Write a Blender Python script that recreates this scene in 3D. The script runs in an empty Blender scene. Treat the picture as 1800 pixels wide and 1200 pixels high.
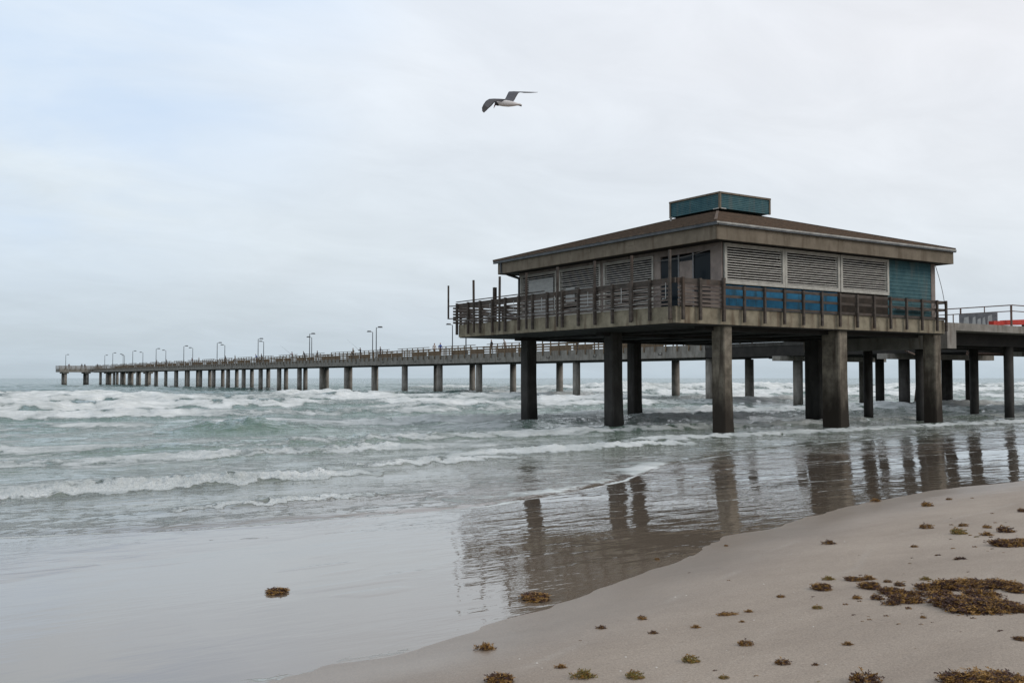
import bpy, math, random
import numpy as np
from mathutils import Vector, Matrix
random.seed(7)
R=math.radians
scene=bpy.context.scene
COL=scene.collection
E=2.35                      # eye height above mean sea level (z = 0)
# ------------------------------------------------------------------ camera
YAW=math.atan2(.5513,.8343); PITCH=math.atan(64/1740)
cd=bpy.data.cameras.new('camera'); cam=bpy.data.objects.new('camera',cd); COL.objects.link(cam)
cam.location=(0,0,E); cam.rotation_euler=(math.pi/2+PITCH,0,-YAW)
cd.sensor_width=36; cd.lens=34.8; cd.clip_start=.1; cd.clip_end=60000
scene.camera=cam
# ------------------------------------------------------------------ world: overcast sky
SUN_EL=R(32); SUN_AZ=R(142)      # direction the light comes from, measured clockwise from +Y
w=bpy.data.worlds.new('World'); scene.world=w; w.use_nodes=True
nt=w.node_tree; N=nt.nodes; L=nt.links; N.clear()
def nd(t,**k):
    n=N.new(t)
    for a,b in k.items(): setattr(n,a,b)
    return n
out=nd('ShaderNodeOutputWorld'); bg=nd('ShaderNodeBackground'); L.new(bg.outputs[0],out.inputs[0]); bg.inputs[1].default_value=.1
sk=nd('ShaderNodeTexSky',sky_type='NISHITA',sun_disc=False,sun_elevation=SUN_EL,sun_rotation=SUN_AZ)
sk.air_density=1.0; sk.dust_density=2.0
tc=nd('ShaderNodeTexCoord'); sep=nd('ShaderNodeSeparateXYZ'); L.new(tc.outputs['Generated'],sep.inputs[0])
mx=nd('ShaderNodeMath',operation='MAXIMUM'); L.new(sep.outputs[2],mx.inputs[0]); mx.inputs[1].default_value=0
ad=nd('ShaderNodeMath',operation='ADD'); L.new(mx.outputs[0],ad.inputs[0]); ad.inputs[1].default_value=.22
dv=nd('ShaderNodeVectorMath',operation='DIVIDE'); L.new(tc.outputs['Generated'],dv.inputs[0])
cb=nd('ShaderNodeCombineXYZ'); [L.new(ad.outputs[0],cb.inputs[i]) for i in range(3)]; L.new(cb.outputs[0],dv.inputs[1])
def wnoise(scale,detail,rough,dist,off):
    m=nd('ShaderNodeMapping'); m.inputs['Location'].default_value=off; m.inputs['Rotation'].default_value=(0,0,R(35)); m.inputs['Scale'].default_value=(.8,1.2,.3)
    L.new(dv.outputs[0],m.inputs[0]); n=nd('ShaderNodeTexNoise'); L.new(m.outputs[0],n.inputs['Vector'])
    n.inputs['Scale'].default_value=scale; n.inputs['Detail'].default_value=detail; n.inputs['Roughness'].default_value=rough; n.inputs['Distortion'].default_value=dist
    return n
n1=wnoise(.9,5,.5,.5,(3.1,1.4,0)); n2=wnoise(3.4,7,.6,.5,(7.3,2.2,1))
r1=nd('ShaderNodeMapRange'); L.new(n1.outputs[0],r1.inputs[0]); r1.inputs[1].default_value=.30; r1.inputs[2].default_value=.62; r1.inputs[3].default_value=.9; r1.inputs[4].default_value=1.0
r1.interpolation_type='SMOOTHSTEP'
grad=nd('ShaderNodeValToRGB'); L.new(mx.outputs[0],grad.inputs[0])
er=grad.color_ramp; er.elements[0].position=0; er.elements[0].color=(.52,.61,.68,1); er.elements[1].position=1; er.elements[1].color=(.66,.72,.80,1)
for p,c in ((.05,(.59,.675,.745,1)),(.13,(.72,.805,.87,1)),(.25,(.78,.87,.955,1)),(.42,(.81,.90,1.01,1))):
    e=er.elements.new(p); e.color=c
# east side slightly warmer and brighter
warm=nd('ShaderNodeMixRGB',blend_type='MIX'); wr=nd('ShaderNodeMapRange'); L.new(sep.outputs[0],wr.inputs[0]); wr.inputs[1].default_value=.1; wr.inputs[2].default_value=.95
wm=nd('ShaderNodeMath',operation='MULTIPLY'); L.new(wr.outputs[0],wm.inputs[0]); wz=nd('ShaderNodeMapRange'); L.new(mx.outputs[0],wz.inputs[0]); wz.inputs[1].default_value=.0; wz.inputs[2].default_value=.3; L.new(wz.outputs[0],wm.inputs[1])
L.new(wm.outputs[0],warm.inputs[0]); L.new(grad.outputs[0],warm.inputs[1]); warm.inputs[2].default_value=(.895,.895,.925,1)
tex=nd('ShaderNodeMixRGB',blend_type='MULTIPLY'); tex.inputs[0].default_value=1; L.new(warm.outputs[0],tex.inputs[1])
r2=nd('ShaderNodeMapRange'); L.new(n2.outputs[0],r2.inputs[0]); r2.inputs[1].default_value=.3; r2.inputs[2].default_value=.7; r2.inputs[3].default_value=.95; r2.inputs[4].default_value=1.045
L.new(r2.outputs[0],tex.inputs[2])
n3=wnoise(1.5,5,.55,.3,(1.7,5.2,2))
blv=nd('ShaderNodeVectorMath',operation='DOT_PRODUCT'); L.new(tc.outputs['Generated'],blv.inputs[0]); blv.inputs[1].default_value=(.10,.915,.39)
blm=nd('ShaderNodeMapRange',interpolation_type='SMOOTHSTEP'); L.new(blv.outputs['Value'],blm.inputs[0]); blm.inputs[1].default_value=.93; blm.inputs[2].default_value=1.0
bln=nd('ShaderNodeMapRange'); L.new(n3.outputs[0],bln.inputs[0]); bln.inputs[1].default_value=.32; bln.inputs[2].default_value=.62
blf=nd('ShaderNodeMath',operation='MULTIPLY'); L.new(blm.outputs[0],blf.inputs[0]); L.new(bln.outputs[0],blf.inputs[1])
bld=nd('ShaderNodeMixRGB',blend_type='MIX'); L.new(blf.outputs[0],bld.inputs[0]); L.new(tex.outputs[0],bld.inputs[1]); bld.inputs[2].default_value=(.61,.75,.94,1)
sc=nd('ShaderNodeMixRGB',blend_type='MULTIPLY'); sc.inputs[0].default_value=1; sc.inputs[2].default_value=(10,10,10,1); sc.use_clamp=False; L.new(bld.outputs[0],sc.inputs[1])
sm=nd('ShaderNodeMixRGB',blend_type='MIX'); L.new(r1.outputs[0],sm.inputs[0]); L.new(sk.outputs[0],sm.inputs[1]); L.new(sc.outputs[0],sm.inputs[2]); L.new(sm.outputs[0],bg.inputs[0])
# sun: weak and very soft
sd=bpy.data.lights.new('sun','SUN'); sd.energy=1.1; sd.angle=R(25); sd.color=(1,.93,.84)
so=bpy.data.objects.new('sun',sd); COL.objects.link(so)
sv=Vector((math.sin(SUN_AZ)*math.cos(SUN_EL),math.cos(SUN_AZ)*math.cos(SUN_EL),math.sin(SUN_EL)))
so.rotation_euler=sv.to_track_quat('Z','Y').to_euler()
scene.view_settings.view_transform='Standard'; scene.view_settings.look='None'; scene.view_settings.exposure=0; scene.view_settings.gamma=1
scene.render.engine='CYCLES'
# ------------------------------------------------------------------ materials
def mat(name):
    m=bpy.data.materials.new(name); m.use_nodes=True; t=m.node_tree; b=t.nodes['Principled BSDF']; return m,t,b
def add(t,ty,**k):
    n=t.nodes.new(ty)
    for a,b in k.items(): setattr(n,a,b)
    return n
def weathered(name,c1,c2,scale=3,rough=.8,stretch=(1,1,1),bump=.15,c3=None,tide=None,spec=.3,fine=25):
    """two tone noise material, optional streak colour and tide stain (dark growth up to a world height)"""
    m,t,b=mat(name); l=t.links
    g=add(t,'ShaderNodeNewGeometry'); mp=add(t,'ShaderNodeMapping'); mp.inputs['Scale'].default_value=stretch; l.new(g.outputs['Position'],mp.inputs[0])
    n=add(t,'ShaderNodeTexNoise'); n.inputs['Scale'].default_value=scale; n.inputs['Detail'].default_value=6; n.inputs['Roughness'].default_value=.65; l.new(mp.outputs[0],n.inputs['Vector'])
    rp=add(t,'ShaderNodeValToRGB'); rp.color_ramp.elements[0].position=.36; rp.color_ramp.elements[1].position=.64; rp.color_ramp.elements[0].color=(*c1,1); rp.color_ramp.elements[1].color=(*c2,1); l.new(n.outputs[0],rp.inputs[0])
    col=rp.outputs[0]
    if c3:
        n3=add(t,'ShaderNodeTexNoise'); m3=add(t,'ShaderNodeMapping'); m3.inputs['Scale'].default_value=(2.2,2.2,.35); l.new(g.outputs['Position'],m3.inputs[0]); l.new(m3.outputs[0],n3.inputs['Vector']); n3.inputs['Scale'].default_value=1.6; n3.inputs['Detail'].default_value=5
        r3=add(t,'ShaderNodeMapRange'); l.new(n3.outputs[0],r3.inputs[0]); r3.inputs[1].default_value=.52; r3.inputs[2].default_value=.68; r3.inputs[4].default_value=.8
        mm=add(t,'ShaderNodeMixRGB'); l.new(r3.outputs[0],mm.inputs[0]); l.new(col,mm.inputs[1]); mm.inputs[2].default_value=(*c3,1); col=mm.outputs[0]
    if tide:
        z0,z1,ct=tide
        sp=add(t,'ShaderNodeSeparateXYZ'); l.new(g.outputs['Position'],sp.inputs[0])
        n4=add(t,'ShaderNodeTexNoise'); m4=add(t,'ShaderNodeMapping'); m4.inputs['Scale'].default_value=(3,3,.8); l.new(g.outputs['Position'],m4.inputs[0]); l.new(m4.outputs[0],n4.inputs['Vector']); n4.inputs['Scale'].default_value=1.3; n4.inputs['Detail'].default_value=5
        a4=add(t,'ShaderNodeMath',operation='MULTIPLY_ADD'); l.new(n4.outputs[0],a4.inputs[0]); a4.inputs[1].default_value=-2.2; l.new(sp.outputs[2],a4.inputs[2])
        r4=add(t,'ShaderNodeMapRange'); l.new(a4.outputs[0],r4.inputs[0]); r4.inputs[1].default_value=z0-1.1; r4.inputs[2].default_value=z1-1.1; r4.inputs[3].default_value=1; r4.inputs[4].default_value=0
        mm=add(t,'ShaderNodeMixRGB'); l.new(r4.outputs[0],mm.inputs[0]); l.new(col,mm.inputs[1]); mm.inputs[2].default_value=(*ct,1); col=mm.outputs[0]
    l.new(col,b.inputs['Base Color']); b.inputs['Roughness'].default_value=rough; b.inputs['Specular IOR Level'].default_value=spec
    nb=add(t,'ShaderNodeTexNoise'); nb.inputs['Scale'].default_value=fine; nb.inputs['Detail'].default_value=4; l.new(mp.outputs[0],nb.inputs['Vector'])
    bp=add(t,'ShaderNodeBump'); bp.inputs['Strength'].default_value=bump; bp.inputs['Distance'].default_value=.03; l.new(nb.outputs[0],bp.inputs['Height']); l.new(bp.outputs[0],b.inputs['Normal'])
    return m
M={}
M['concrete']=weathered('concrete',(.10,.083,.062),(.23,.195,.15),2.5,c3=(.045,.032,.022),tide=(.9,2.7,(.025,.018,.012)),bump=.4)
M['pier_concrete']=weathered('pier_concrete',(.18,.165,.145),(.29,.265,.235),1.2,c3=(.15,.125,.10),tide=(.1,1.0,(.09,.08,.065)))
M['dark_concrete']=weathered('dark_concrete',(.035,.032,.028),(.06,.055,.05),1.5,c3=(.025,.02,.016),tide=(.1,1.2,(.015,.014,.012)))  # shade below the decks is put into this colour; edge brackets share it
M['fascia']=weathered('deck_fascia_concrete',(.17,.143,.10),(.29,.25,.18),2,c3=(.10,.065,.04))
M['shaded_underside']=weathered('shaded_underside_concrete',(.018,.016,.014),(.032,.028,.025),1.5)  # near-black so the shade beneath decks and eaves sits in the colour
M['rail_wood']=weathered('rail_wood',(.042,.034,.028),(.092,.074,.062),2,stretch=(1,1,3),c3=(.07,.045,.032))
M['board_wood']=weathered('grey_board_wood',(.08,.06,.052),(.16,.13,.11),2,stretch=(1,1,6))
M['pier_wood']=weathered('pier_wood',(.11,.075,.045),(.19,.135,.085),2)
M['roof_fascia']=weathered('roof_fascia_wood',(.13,.105,.075),(.19,.155,.115),1.4,c3=(.10,.075,.05))
M['shingle']=weathered('brown_shingle',(.075,.052,.037),(.145,.10,.07),5,rough=.95,c3=(.085,.07,.055),bump=.06)
M['gutter']=weathered('grey_gutter',(.05,.055,.06),(.09,.095,.10),3,rough=.5)
M['gutter_lip']=weathered('pale_gutter_lip',(.25,.24,.22),(.42,.41,.38),3,rough=.5)
M['teal']=weathered('teal_siding_paint',(.022,.078,.095),(.05,.118,.13),2.5,c3=(.08,.115,.115),rough=.75)
M['blue']=weathered('bright_blue_board_paint',(.010,.105,.20),(.018,.15,.28),3,c3=(.014,.045,.06),rough=.75)
M['brown_panel']=weathered('dark_brown_board',(.03,.024,.018),(.055,.04,.03),3)
M['wall_beige']=weathered('beige_wall',(.20,.165,.15),(.29,.24,.21),2,c3=(.15,.12,.10))
M['white']=weathered('white_frame_paint',(.33,.315,.28),(.46,.44,.39),4,rough=.6)
M['cover']=weathered('milky_sheet',(.27,.27,.26),(.38,.38,.365),3,stretch=(1,1,6),rough=.6)
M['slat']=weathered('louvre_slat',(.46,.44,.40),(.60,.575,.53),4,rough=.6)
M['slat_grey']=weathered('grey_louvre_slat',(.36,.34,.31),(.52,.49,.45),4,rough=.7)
M['metal']=weathered('galvanised_metal',(.16,.16,.165),(.24,.24,.245),5,rough=.5)
M['rust_metal']=weathered('brown_rail_metal',(.10,.06,.045),(.18,.12,.095),5,rough=.7)
M['pipe_white']=weathered('white_pipe',(.45,.45,.43),(.55,.55,.53),5,rough=.5)
M['lamp']=weathered('lamp_metal',(.035,.038,.042),(.06,.064,.068),4,rough=.5)
M['red']=weathered('red_paint',(.42,.03,.02),(.55,.05,.03),3,rough=.5)
M['cable']=weathered('grey_cable',(.17,.16,.15),(.24,.23,.22),5,rough=.6)
m,t,b=mat('dark_glass'); b.inputs['Base Color'].default_value=(.004,.009,.014,1); b.inputs['Roughness'].default_value=.12; b.inputs['Specular IOR Level'].default_value=.12; M['glass']=m
m,t,b=mat('dark_interior'); b.inputs['Base Color'].default_value=(.006,.005,.005,1); b.inputs['Roughness'].default_value=.9; b.inputs['Specular IOR Level'].default_value=.1; M['dark']=m
# ------------------------------------------------------------------ helpers
ORG={}
def tag(o,label=None,cat=None,group=None,kind=None):
    if label: o['label']=label
    if cat: o['category']=cat
    if group: o['group']=group
    if kind: o['kind']=kind
def empty(name,loc,rz=0,label=None,cat=None,group=None):
    o=bpy.data.objects.new(name,None); COL.objects.link(o); o.location=loc; o.rotation_euler=(0,0,rz); o.empty_display_size=.3
    ORG[o.name]=Vector(loc); tag(o,label,cat,group); return o
class MB:
    def __init__(s): s.v=[]; s.f=[]; s.m=[]; s.mi=0
    def poly(s,vs,fs):
        n=len(s.v); s.v+=[tuple(v) for v in vs]; s.f+=[tuple(n+i for i in f) for f in fs]; s.m+=[s.mi]*len(fs); return s
    def box(s,x0,x1,y0,y1,z0,z1):
        vs=[(x,y,z) for z in (z0,z1) for y in (y0,y1) for x in (x0,x1)]
        return s.poly(vs,[(0,2,3,1),(4,5,7,6),(0,1,5,4),(2,6,7,3),(0,4,6,2),(1,3,7,5)])
    def bar(s,p,q,a,b,up=(0,0,1)):
        p=Vector(p);q=Vector(q);d=(q-p).normalized();u=Vector(up)
        if abs(d.dot(u))>.95:u=Vector((1,0,0))
        e=d.cross(u).normalized()*a/2;g=e.cross(d).normalized()*b/2
        vs=[p-e-g,p+e-g,p-e+g,p+e+g,q-e-g,q+e-g,q-e+g,q+e+g]
        return s.poly(vs,[(0,2,3,1),(4,5,7,6),(0,1,5,4),(2,6,7,3),(0,4,6,2),(1,3,7,5)])
    def tube(s,pts,rad,n=8,cap=True,sx=1,sy=1):
        pts=[Vector(p) for p in pts]; k=len(pts); rad=rad if isinstance(rad,(list,tuple)) else [rad]*k
        base=len(s.v); ref=None; fs=[]
        for i,p in enumerate(pts):
            d=(pts[min(i+1,k-1)]-pts[max(i-1,0)]).normalized()
            if ref is None:
                ref=Vector((0,0,1)) if abs(d.z)<.9 else Vector((1,0,0))
                a=(ref-d*ref.dot(d)).normalized()
            else: a=(a-d*a.dot(d)).normalized()
            c=d.cross(a)
            for j in range(n):
                t=2*math.pi*j/n; s.v.append(tuple(p+a*math.cos(t)*rad[i]*sx+c*math.sin(t)*rad[i]*sy))
        for i in range(k-1):
            for j in range(n):
                fs.append((base+i*n+j,base+i*n+(j+1)%n,base+(i+1)*n+(j+1)%n,base+(i+1)*n+j))
        if cap: fs.append(tuple(base+j for j in reversed(range(n)))); fs.append(tuple(base+(k-1)*n+j for j in range(n)))
        s.f+=fs; s.m+=[s.mi]*len(fs); return s
    def mesh(s,name,mats,org=Vector((0,0,0)),smooth=False):
        me=bpy.data.meshes.new(name); me.from_pydata([(v[0]-org.x,v[1]-org.y,v[2]-org.z) for v in s.v],[],s.f)
        for q in (mats if isinstance(mats,(list,tuple)) else [mats]): me.materials.append(M[q] if isinstance(q,str) else q)
        me.polygons.foreach_set('material_index',s.m)
        if smooth: me.polygons.foreach_set('use_smooth',[True]*len(s.f))
        me.update(); return me
    def build(s,name,mats,parent=None,smooth=False):
        org=ORG[parent.name] if parent else Vector((0,0,0))
        o=bpy.data.objects.new(name,s.mesh(name,mats,org,smooth)); COL.objects.link(o)
        if parent: o.parent=parent; ORG[o.name]=org
        return o
def inst(name,me,parent,loc,rz=0,scale=None):
    o=bpy.data.objects.new(name,me); COL.objects.link(o)
    if parent: o.parent=parent; loc=Vector(loc)-ORG[parent.name]
    o.location=loc; o.rotation_euler=(0,0,rz)
    if scale: o.scale=scale
    return o
# ------------------------------------------------------------------ numpy noise
def _h(i,j,s):
    n=(i*374761393+j*668265263+s*1442695041)&0xffffffff
    n=((n^(n>>13))*1274126177)&0xffffffff
    return ((n^(n>>16))&0xffffff)/float(0xffffff)
def vnoise(x,y,s=0):
    xi=np.floor(x).astype(np.int64); yi=np.floor(y).astype(np.int64); fx=x-xi; fy=y-yi
    fx=fx*fx*fx*(fx*(fx*6-15)+10); fy=fy*fy*fy*(fy*(fy*6-15)+10)
    a=_h(xi,yi,s);b=_h(xi+1,yi,s);c=_h(xi,yi+1,s);d=_h(xi+1,yi+1,s)
    return (a+(b-a)*fx+(c-a)*fy+(a-b-c+d)*fx*fy)*2-1
def fbm(x,y,o=4,s=0,g=.5):
    r=0;a=1;t=0
    for k in range(o): r=r+a*vnoise(x,y,s+k*17); t+=a; a*=g; x=x*2.03+11.3; y=y*2.03+5.7
    return r/t
def sst(a,b,x):
    t=np.clip((x-a)/(b-a),0,1); return t*t*(3-2*t)
# ------------------------------------------------------------------ shore profile
WLX=[-60,-10,0,1.2,2.26,3.4,4.4,5.3,6.23,6.9,8.6,11.1,14.4,17.5,24,40,80,300]
WLY=[3.5,4.4,4.9,5.4,5.97,6.1,6.35,6.65,7.15,7.45,8.2,9.05,9.8,9.95,10.6,12,14,20]
FRX=[-60,0,1.9,3.5,5.5,8.3,10.4,12.7,15.8,20.3,24.9,31.1,39.3,80,300]
FRY=[16,14.5,14.1,13.6,13.35,13.2,14.0,15.1,17.4,19.3,20.7,21.5,22,23,26]
def wl(x): return np.interp(x,WLX,WLY)
def sdist(x,y): return y-wl(x)-.11*fbm(x/1.3,x*0+3.3,3,66)*sst(2.5,.5,np.abs(y-wl(x)))
def sand_z(x,y):
    s=sdist(x,y)
    z=np.where(s<0,.45-.072*s*(1+.05*s/ (1+abs(s)*.3)),.45-.048*np.minimum(s,6)-.037*(np.clip(s,6,45)-6)-.01*np.maximum(s-45,0))
    z=np.where(s<-9,.45+.072*9+.02*(-s-9),z)
    z=z+.012*fbm(x*.5,y*.8,3,5)*sst(.3,-2,s)+.0025*fbm(x*.9,y*1.5,3,8)*sst(8,0,s)
    return z
def base_z(x,y):
    s=sdist(x,y)
    return np.where(s<6,.447-.036*s,np.where(s<36,.231*(1-(s-6)/30),0))
CR=[ # y0, amp, face w, back w, foam, slope dy/dx, wobble, x-range lo, hi, patchiness
 (15.6,.085,.22,.55,1.0,0,.25,4.3,8.0,.0),
 (19.4,.20,.40,.9,1.25,.0,.5,-30,9.6,.0),
 (21.3,.16,.35,.8,1.1,.06,.5,9.8,14.5,.2),
 (22.8,.17,.4,.9,1.1,.03,.5,13.5,23,.1),
 (25.2,.14,.45,1.1,1.0,.02,.5,21,60,.3),
 (27.5,.20,.6,1.4,.8,-.05,.7,-20,16,.5),
 (31.5,.22,.6,1.6,.75,0,.9,12,60,.45),
 (33.5,.24,.8,2.0,.7,-.08,.9,-30,12,.6),
 (38.5,.40,1.0,2.6,.75,0,1.2,24,90,.5),
 (42.0,.62,.9,2.6,.12,0,.6,11.5,16.5,.0),
 (44.5,.42,1.2,3.0,1.0,0,1.5,18,34,.4),
 (46.5,.46,1.3,3.2,.9,0,1.8,34,120,.5),
 (50,.30,1.2,3.0,.6,0,1.8,-40,20,.6),
 (59,.55,1.4,3.0,1.2,0,3.0,-60,44,.45),
 (66,.55,1.4,3.4,1.1,0,3.0,30,160,.5),
 (77,.70,1.6,3.8,1.3,0,5.0,-60,200,.7),
 (97,.85,1.8,4.2,1.4,0,5.0,-80,300,.5),
 (116,.85,2.0,6.0,1.3,0,6.0,-80,150,.7),
 (120,1.0,2.0,6.0,1.3,0,8.0,70,400,.6),
 (150,.55,2.4,7.0,1.2,0,4.0,-80,30,.3),
 (146,.30,2.4,7.0,.15,0,8.0,30,70,.75),
 (142,1.1,2.4,7.0,1.3,0,8.0,74,500,.6),
 (160,.9,3.0,9.0,.9,0,8.0,84,600,.8),
 (190,.35,3,10,.2,0,9.0,-80,700,.9),
 (222,.35,4,11,.15,0,10.,-80,700,1.0),
 (258,.4,4,12,.15,0,10.,-80,700,1.0),
 (300,.4,5,14,.1,0,12.,-80,900,1.1)]
PILXY=[(28.85,28.42),(35.9,28.45),(42.75,28.35),(28.8,35.2),(42.7,35.3),(28.85,42.1),(35.95,42.1),(45.6,30.9),(53.2,30.6)]
def sea(xg,yg):
    xf=xg.ravel(); yf=yg.ravel(); zf=base_z(xf,yf); ff=np.zeros_like(xf)
    for k,(y0,A,wf,wb,fo,sl,wob,xa,xb,pat) in enumerate(CR):
        y0*=1+.045*max(0,min(1,(34-y0)/10))
        ym=y0+sl*(xf-(xa if xa>-20 else 0)); mk=(yf>ym-wob*1.6-wf*3-1)&(yf<ym+wob*1.6+wb*5+1)&(xf>xa-9-.2*y0)&(xf<xb+9+.2*y0)
        x=xf[mk]; y=yf[mk]
        if not len(x): continue
        o_=x*0
        yc=y0+sl*(x-(xa if xa>-20 else 0))+wob*fbm(x/(8+wob*5),o_+k*3.7,3,40+k)+.25*wob*fbm(x*.9/(.5+wob*.5),o_+k*1.3,3,90+k)
        edge=1.5+.04*y0
        m=sst(xa-edge,xa+edge,x)*sst(xb+edge,xb-edge,x)
        pn=fbm(x/(3+y0*.10)+k*9.1,y/(10+y0*.3),2,140+k)
        am=m*(1-pat*.45*(1-sst(-.35,.25,pn)))
        fm=m*(1-pat*(1-sst(-.2,.2,pn)))
        u=y-yc
        P=np.where(u<0,np.exp(-(np.abs(u)/wf)**1.7),np.exp(-(np.abs(u)/wb)**1.3))
        lump=1+(.55 if y0<50 else .30)*fbm(x/(wf*.8),y/(wf*.8),4,200+k)
        zf[mk]+=A*am*P*(1+(lump-1)*fm+(.22 if y0<30 else .04)*fm*fbm(x/(wf*.28),y/(wf*.28),3,220+k))
        thick=.55+.9*(fbm(x/(wf*2.2),o_+k,3,260+k)+.35)      # the roller swells and thins along the crest
        jag=wf*.9*fbm(x/wf*1.3,y*.3/wf+k,4,240+k)
        roll=sst(-wf*1.5,-wf*.8,u+jag)*sst(wb*.55*np.clip(thick,.15,1.4),-wf*.2,u+jag*1.6)
        tail=np.where(u>0,np.exp(-u/(wb*1.3)),0)
        tn=sst(-.25,.45,fbm(x/(wb*.9),y/(wb*.45),4,280+k))
        ff[mk]=np.maximum(ff[mk],fo*fm*roll*(.62+.38*lump))+fo*fm*tail*tn*.42
    x=xf;y=yf;z=zf;foam=ff; s=sdist(x,y)
    # chop
    dd=sst(2,30,s)
    z=z+(.0012+.006*sst(3,10,s)+.050*dd+.07*sst(40,120,s))*fbm(x/2.2,y/1.1,4,300)+(.02*dd+.10*sst(30,150,s))*fbm(x/7,y/3.3,3,330)+.28*sst(120,300,s)*fbm(x/16,y/7,3,360)
    rg_=vnoise(x/.8+3*vnoise(y/3,x/6,511),y/.17,510); rp_=sst(.0,.35,vnoise(x/1.7,y/1.1,512))
    z=z+.0035*sst(.35,.75,rg_)*rp_*sst(.4,1.2,s)*sst(9,6,s)
    x0_,y0_=x,y; x=x/1.05; y=y/1.05
    # swash front: a small step with a foam lip, lacy foam behind it
    fr=np.interp(x,FRX,FRY)+.12*fbm(x/1.5,x*0,3,400)
    u=y-fr
    z=z+.035*sst(0,.35,u)*np.exp(-np.maximum(u,0)/5)
    lip=np.exp(-(u/.07)**2)*(.8+.5*fbm(x*1.5,y*0+2,3,401))
    foam=np.maximum(foam,lip*.95*sst(60,30,x))
    lace=sst(0,.3,u)*np.exp(-np.maximum(u,0)/2.6)
    lx=.45+.45*sst(6,9,x)*sst(19,15,x)+.35*sst(7,2,x)
    foam=foam+lace*lx*(.75+.4*fbm(x/1.3,y/.6,3,402))
    # bright little roller at the shoulder of the swash front
    foam=np.maximum(foam,1.1*sst(.0,.1,u)*sst(1.3,.3,u)*sst(12.3,14.5,x)*sst(16.6,15.6,x))
    # general foam scum between breakers
    xs_,ys_=x,y; x,y=x0_,y0_
    sc_=fbm(x/3.4,y/1.5,4,420); zone=sst(10,16,s)*sst(150,70,s)
    foam=foam+zone*np.clip(.36+.95*sc_+.35*fbm(x/.9,y/.4,3,425),0,.72)*(1-.6*sst(50,58,y))*(1-.8*np.exp(-((x-13.8)/3.2)**2-((y-41)/3.)**2))*(1-.75*sst(24,28,x)*sst(47,42,y)*sst(58,50,x))
    # thin swash lines
    x,y=xs_,ys_
    for (lx_,ly_,wd,st) in (([1.5,2.2,4.7,7.5,9.3,12],[13.1,13.0,12.15,11.9,11.05,11],.05,.55),
                         ([11,12,14,16.5,18.4,22.3,40],[14.2,14.4,14.9,15.9,15.74,15.6,15.2],.07,.75),
                         ([10,11.9,15.2,18.5,23.5,40],[13.2,13,12.2,12.3,13.15,14],.06,.6),
                         ([8,12.7,20.3,24.9,40],[16.6,17.2,21.6,22.8,23.6],.08,.5),
                         ([11,13,18,24,40],[10.6,10.95,11.0,11.5,12.4],.035,.5)):
        ly=np.interp(x,lx_,ly_)+.10*fbm(x/1.2,x*0+wd*90,3,430)
        on=sst(lx_[0],lx_[0]+1,x)*sst(lx_[-1]+1,lx_[-1],x)
        foam=np.maximum(foam,np.exp(-((y-ly)/wd)**2)*st*on*(.8+.6*fbm(x*.8,x*0+wd*50,3,431)))
    x,y=x0_,y0_
    for px_,py_ in PILXY:
        r_=np.hypot(x-px_,y-py_); foam=foam+.55*np.exp(-((r_-.55)/.28)**2)
    foam=foam*sst(.3,1.2,s)
    # bubble scum stranded at the waterline
    foam=foam+ .75*np.exp(-((s-.06-.10*fbm(x/.8,x*0,2,440))/(.07+.16*sst(5.2,3.6,x)))**2)*sst(.05,.3,fbm(x/.5,y/.13,3,441))
    return z.reshape(xg.shape),np.clip(foam,0,.95+.35*sst(45,60,y)).reshape(xg.shape)
# ------------------------------------------------------------------ water mesh (fan of rows, finest near the beach)
def grid_mesh(name,X,Y,Z,attrs,mats):
    nr,nc=X.shape
    co=np.stack([X,Y,Z],-1).reshape(-1,3).astype(np.float32)
    i=np.arange(nr*nc).reshape(nr,nc)
    q=np.stack([i[:-1,:-1],i[:-1,1:],i[1:,1:],i[1:,:-1]],-1).reshape(-1,4).astype(np.int32)
    me=bpy.data.meshes.new(name); me.vertices.add(len(co)); me.vertices.foreach_set('co',co.ravel())
    me.loops.add(q.size); me.loops.foreach_set('vertex_index',q.ravel())
    me.polygons.add(len(q)); me.polygons.foreach_set('loop_start',np.arange(0,q.size,4,dtype=np.int32))
    me.update(calc_edges=True); me.polygons.foreach_set('use_smooth',np.ones(len(q),dtype=bool))
    for k,a in attrs.items():
        at=me.attributes.new(k,'FLOAT','POINT'); at.data.foreach_set('value',a.astype(np.float32).ravel())
    me.materials.append(mats); me.update()
    o=bpy.data.objects.new(name,me); COL.objects.link(o); return o
ang=np.concatenate([np.linspace(-75,-31,50)[:-1],np.linspace(-31,31,1000),np.linspace(31,75,50)[1:]])
ang=np.radians(ang+math.degrees(YAW))
rad=np.concatenate([np.geomspace(4.2,420,1200)[:-1],np.geomspace(420,30000,160)])
A_,R_=np.meshgrid(ang,rad)
X=(R_*np.sin(A_)); Y=(R_*np.cos(A_))
Z,FO=sea(X,Y)
SH=Z-sand_z(X,Y)                       # real water depth over the sand
sdv=sdist(X,Y)
keep_fade=sst(-1.5,-.2,sdv)
Z=np.where(sdv<-.2,Z-.3*(1-keep_fade),Z)
Z=np.where(R_>500,Z*np.exp(-(R_-500)/900),Z)
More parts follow.
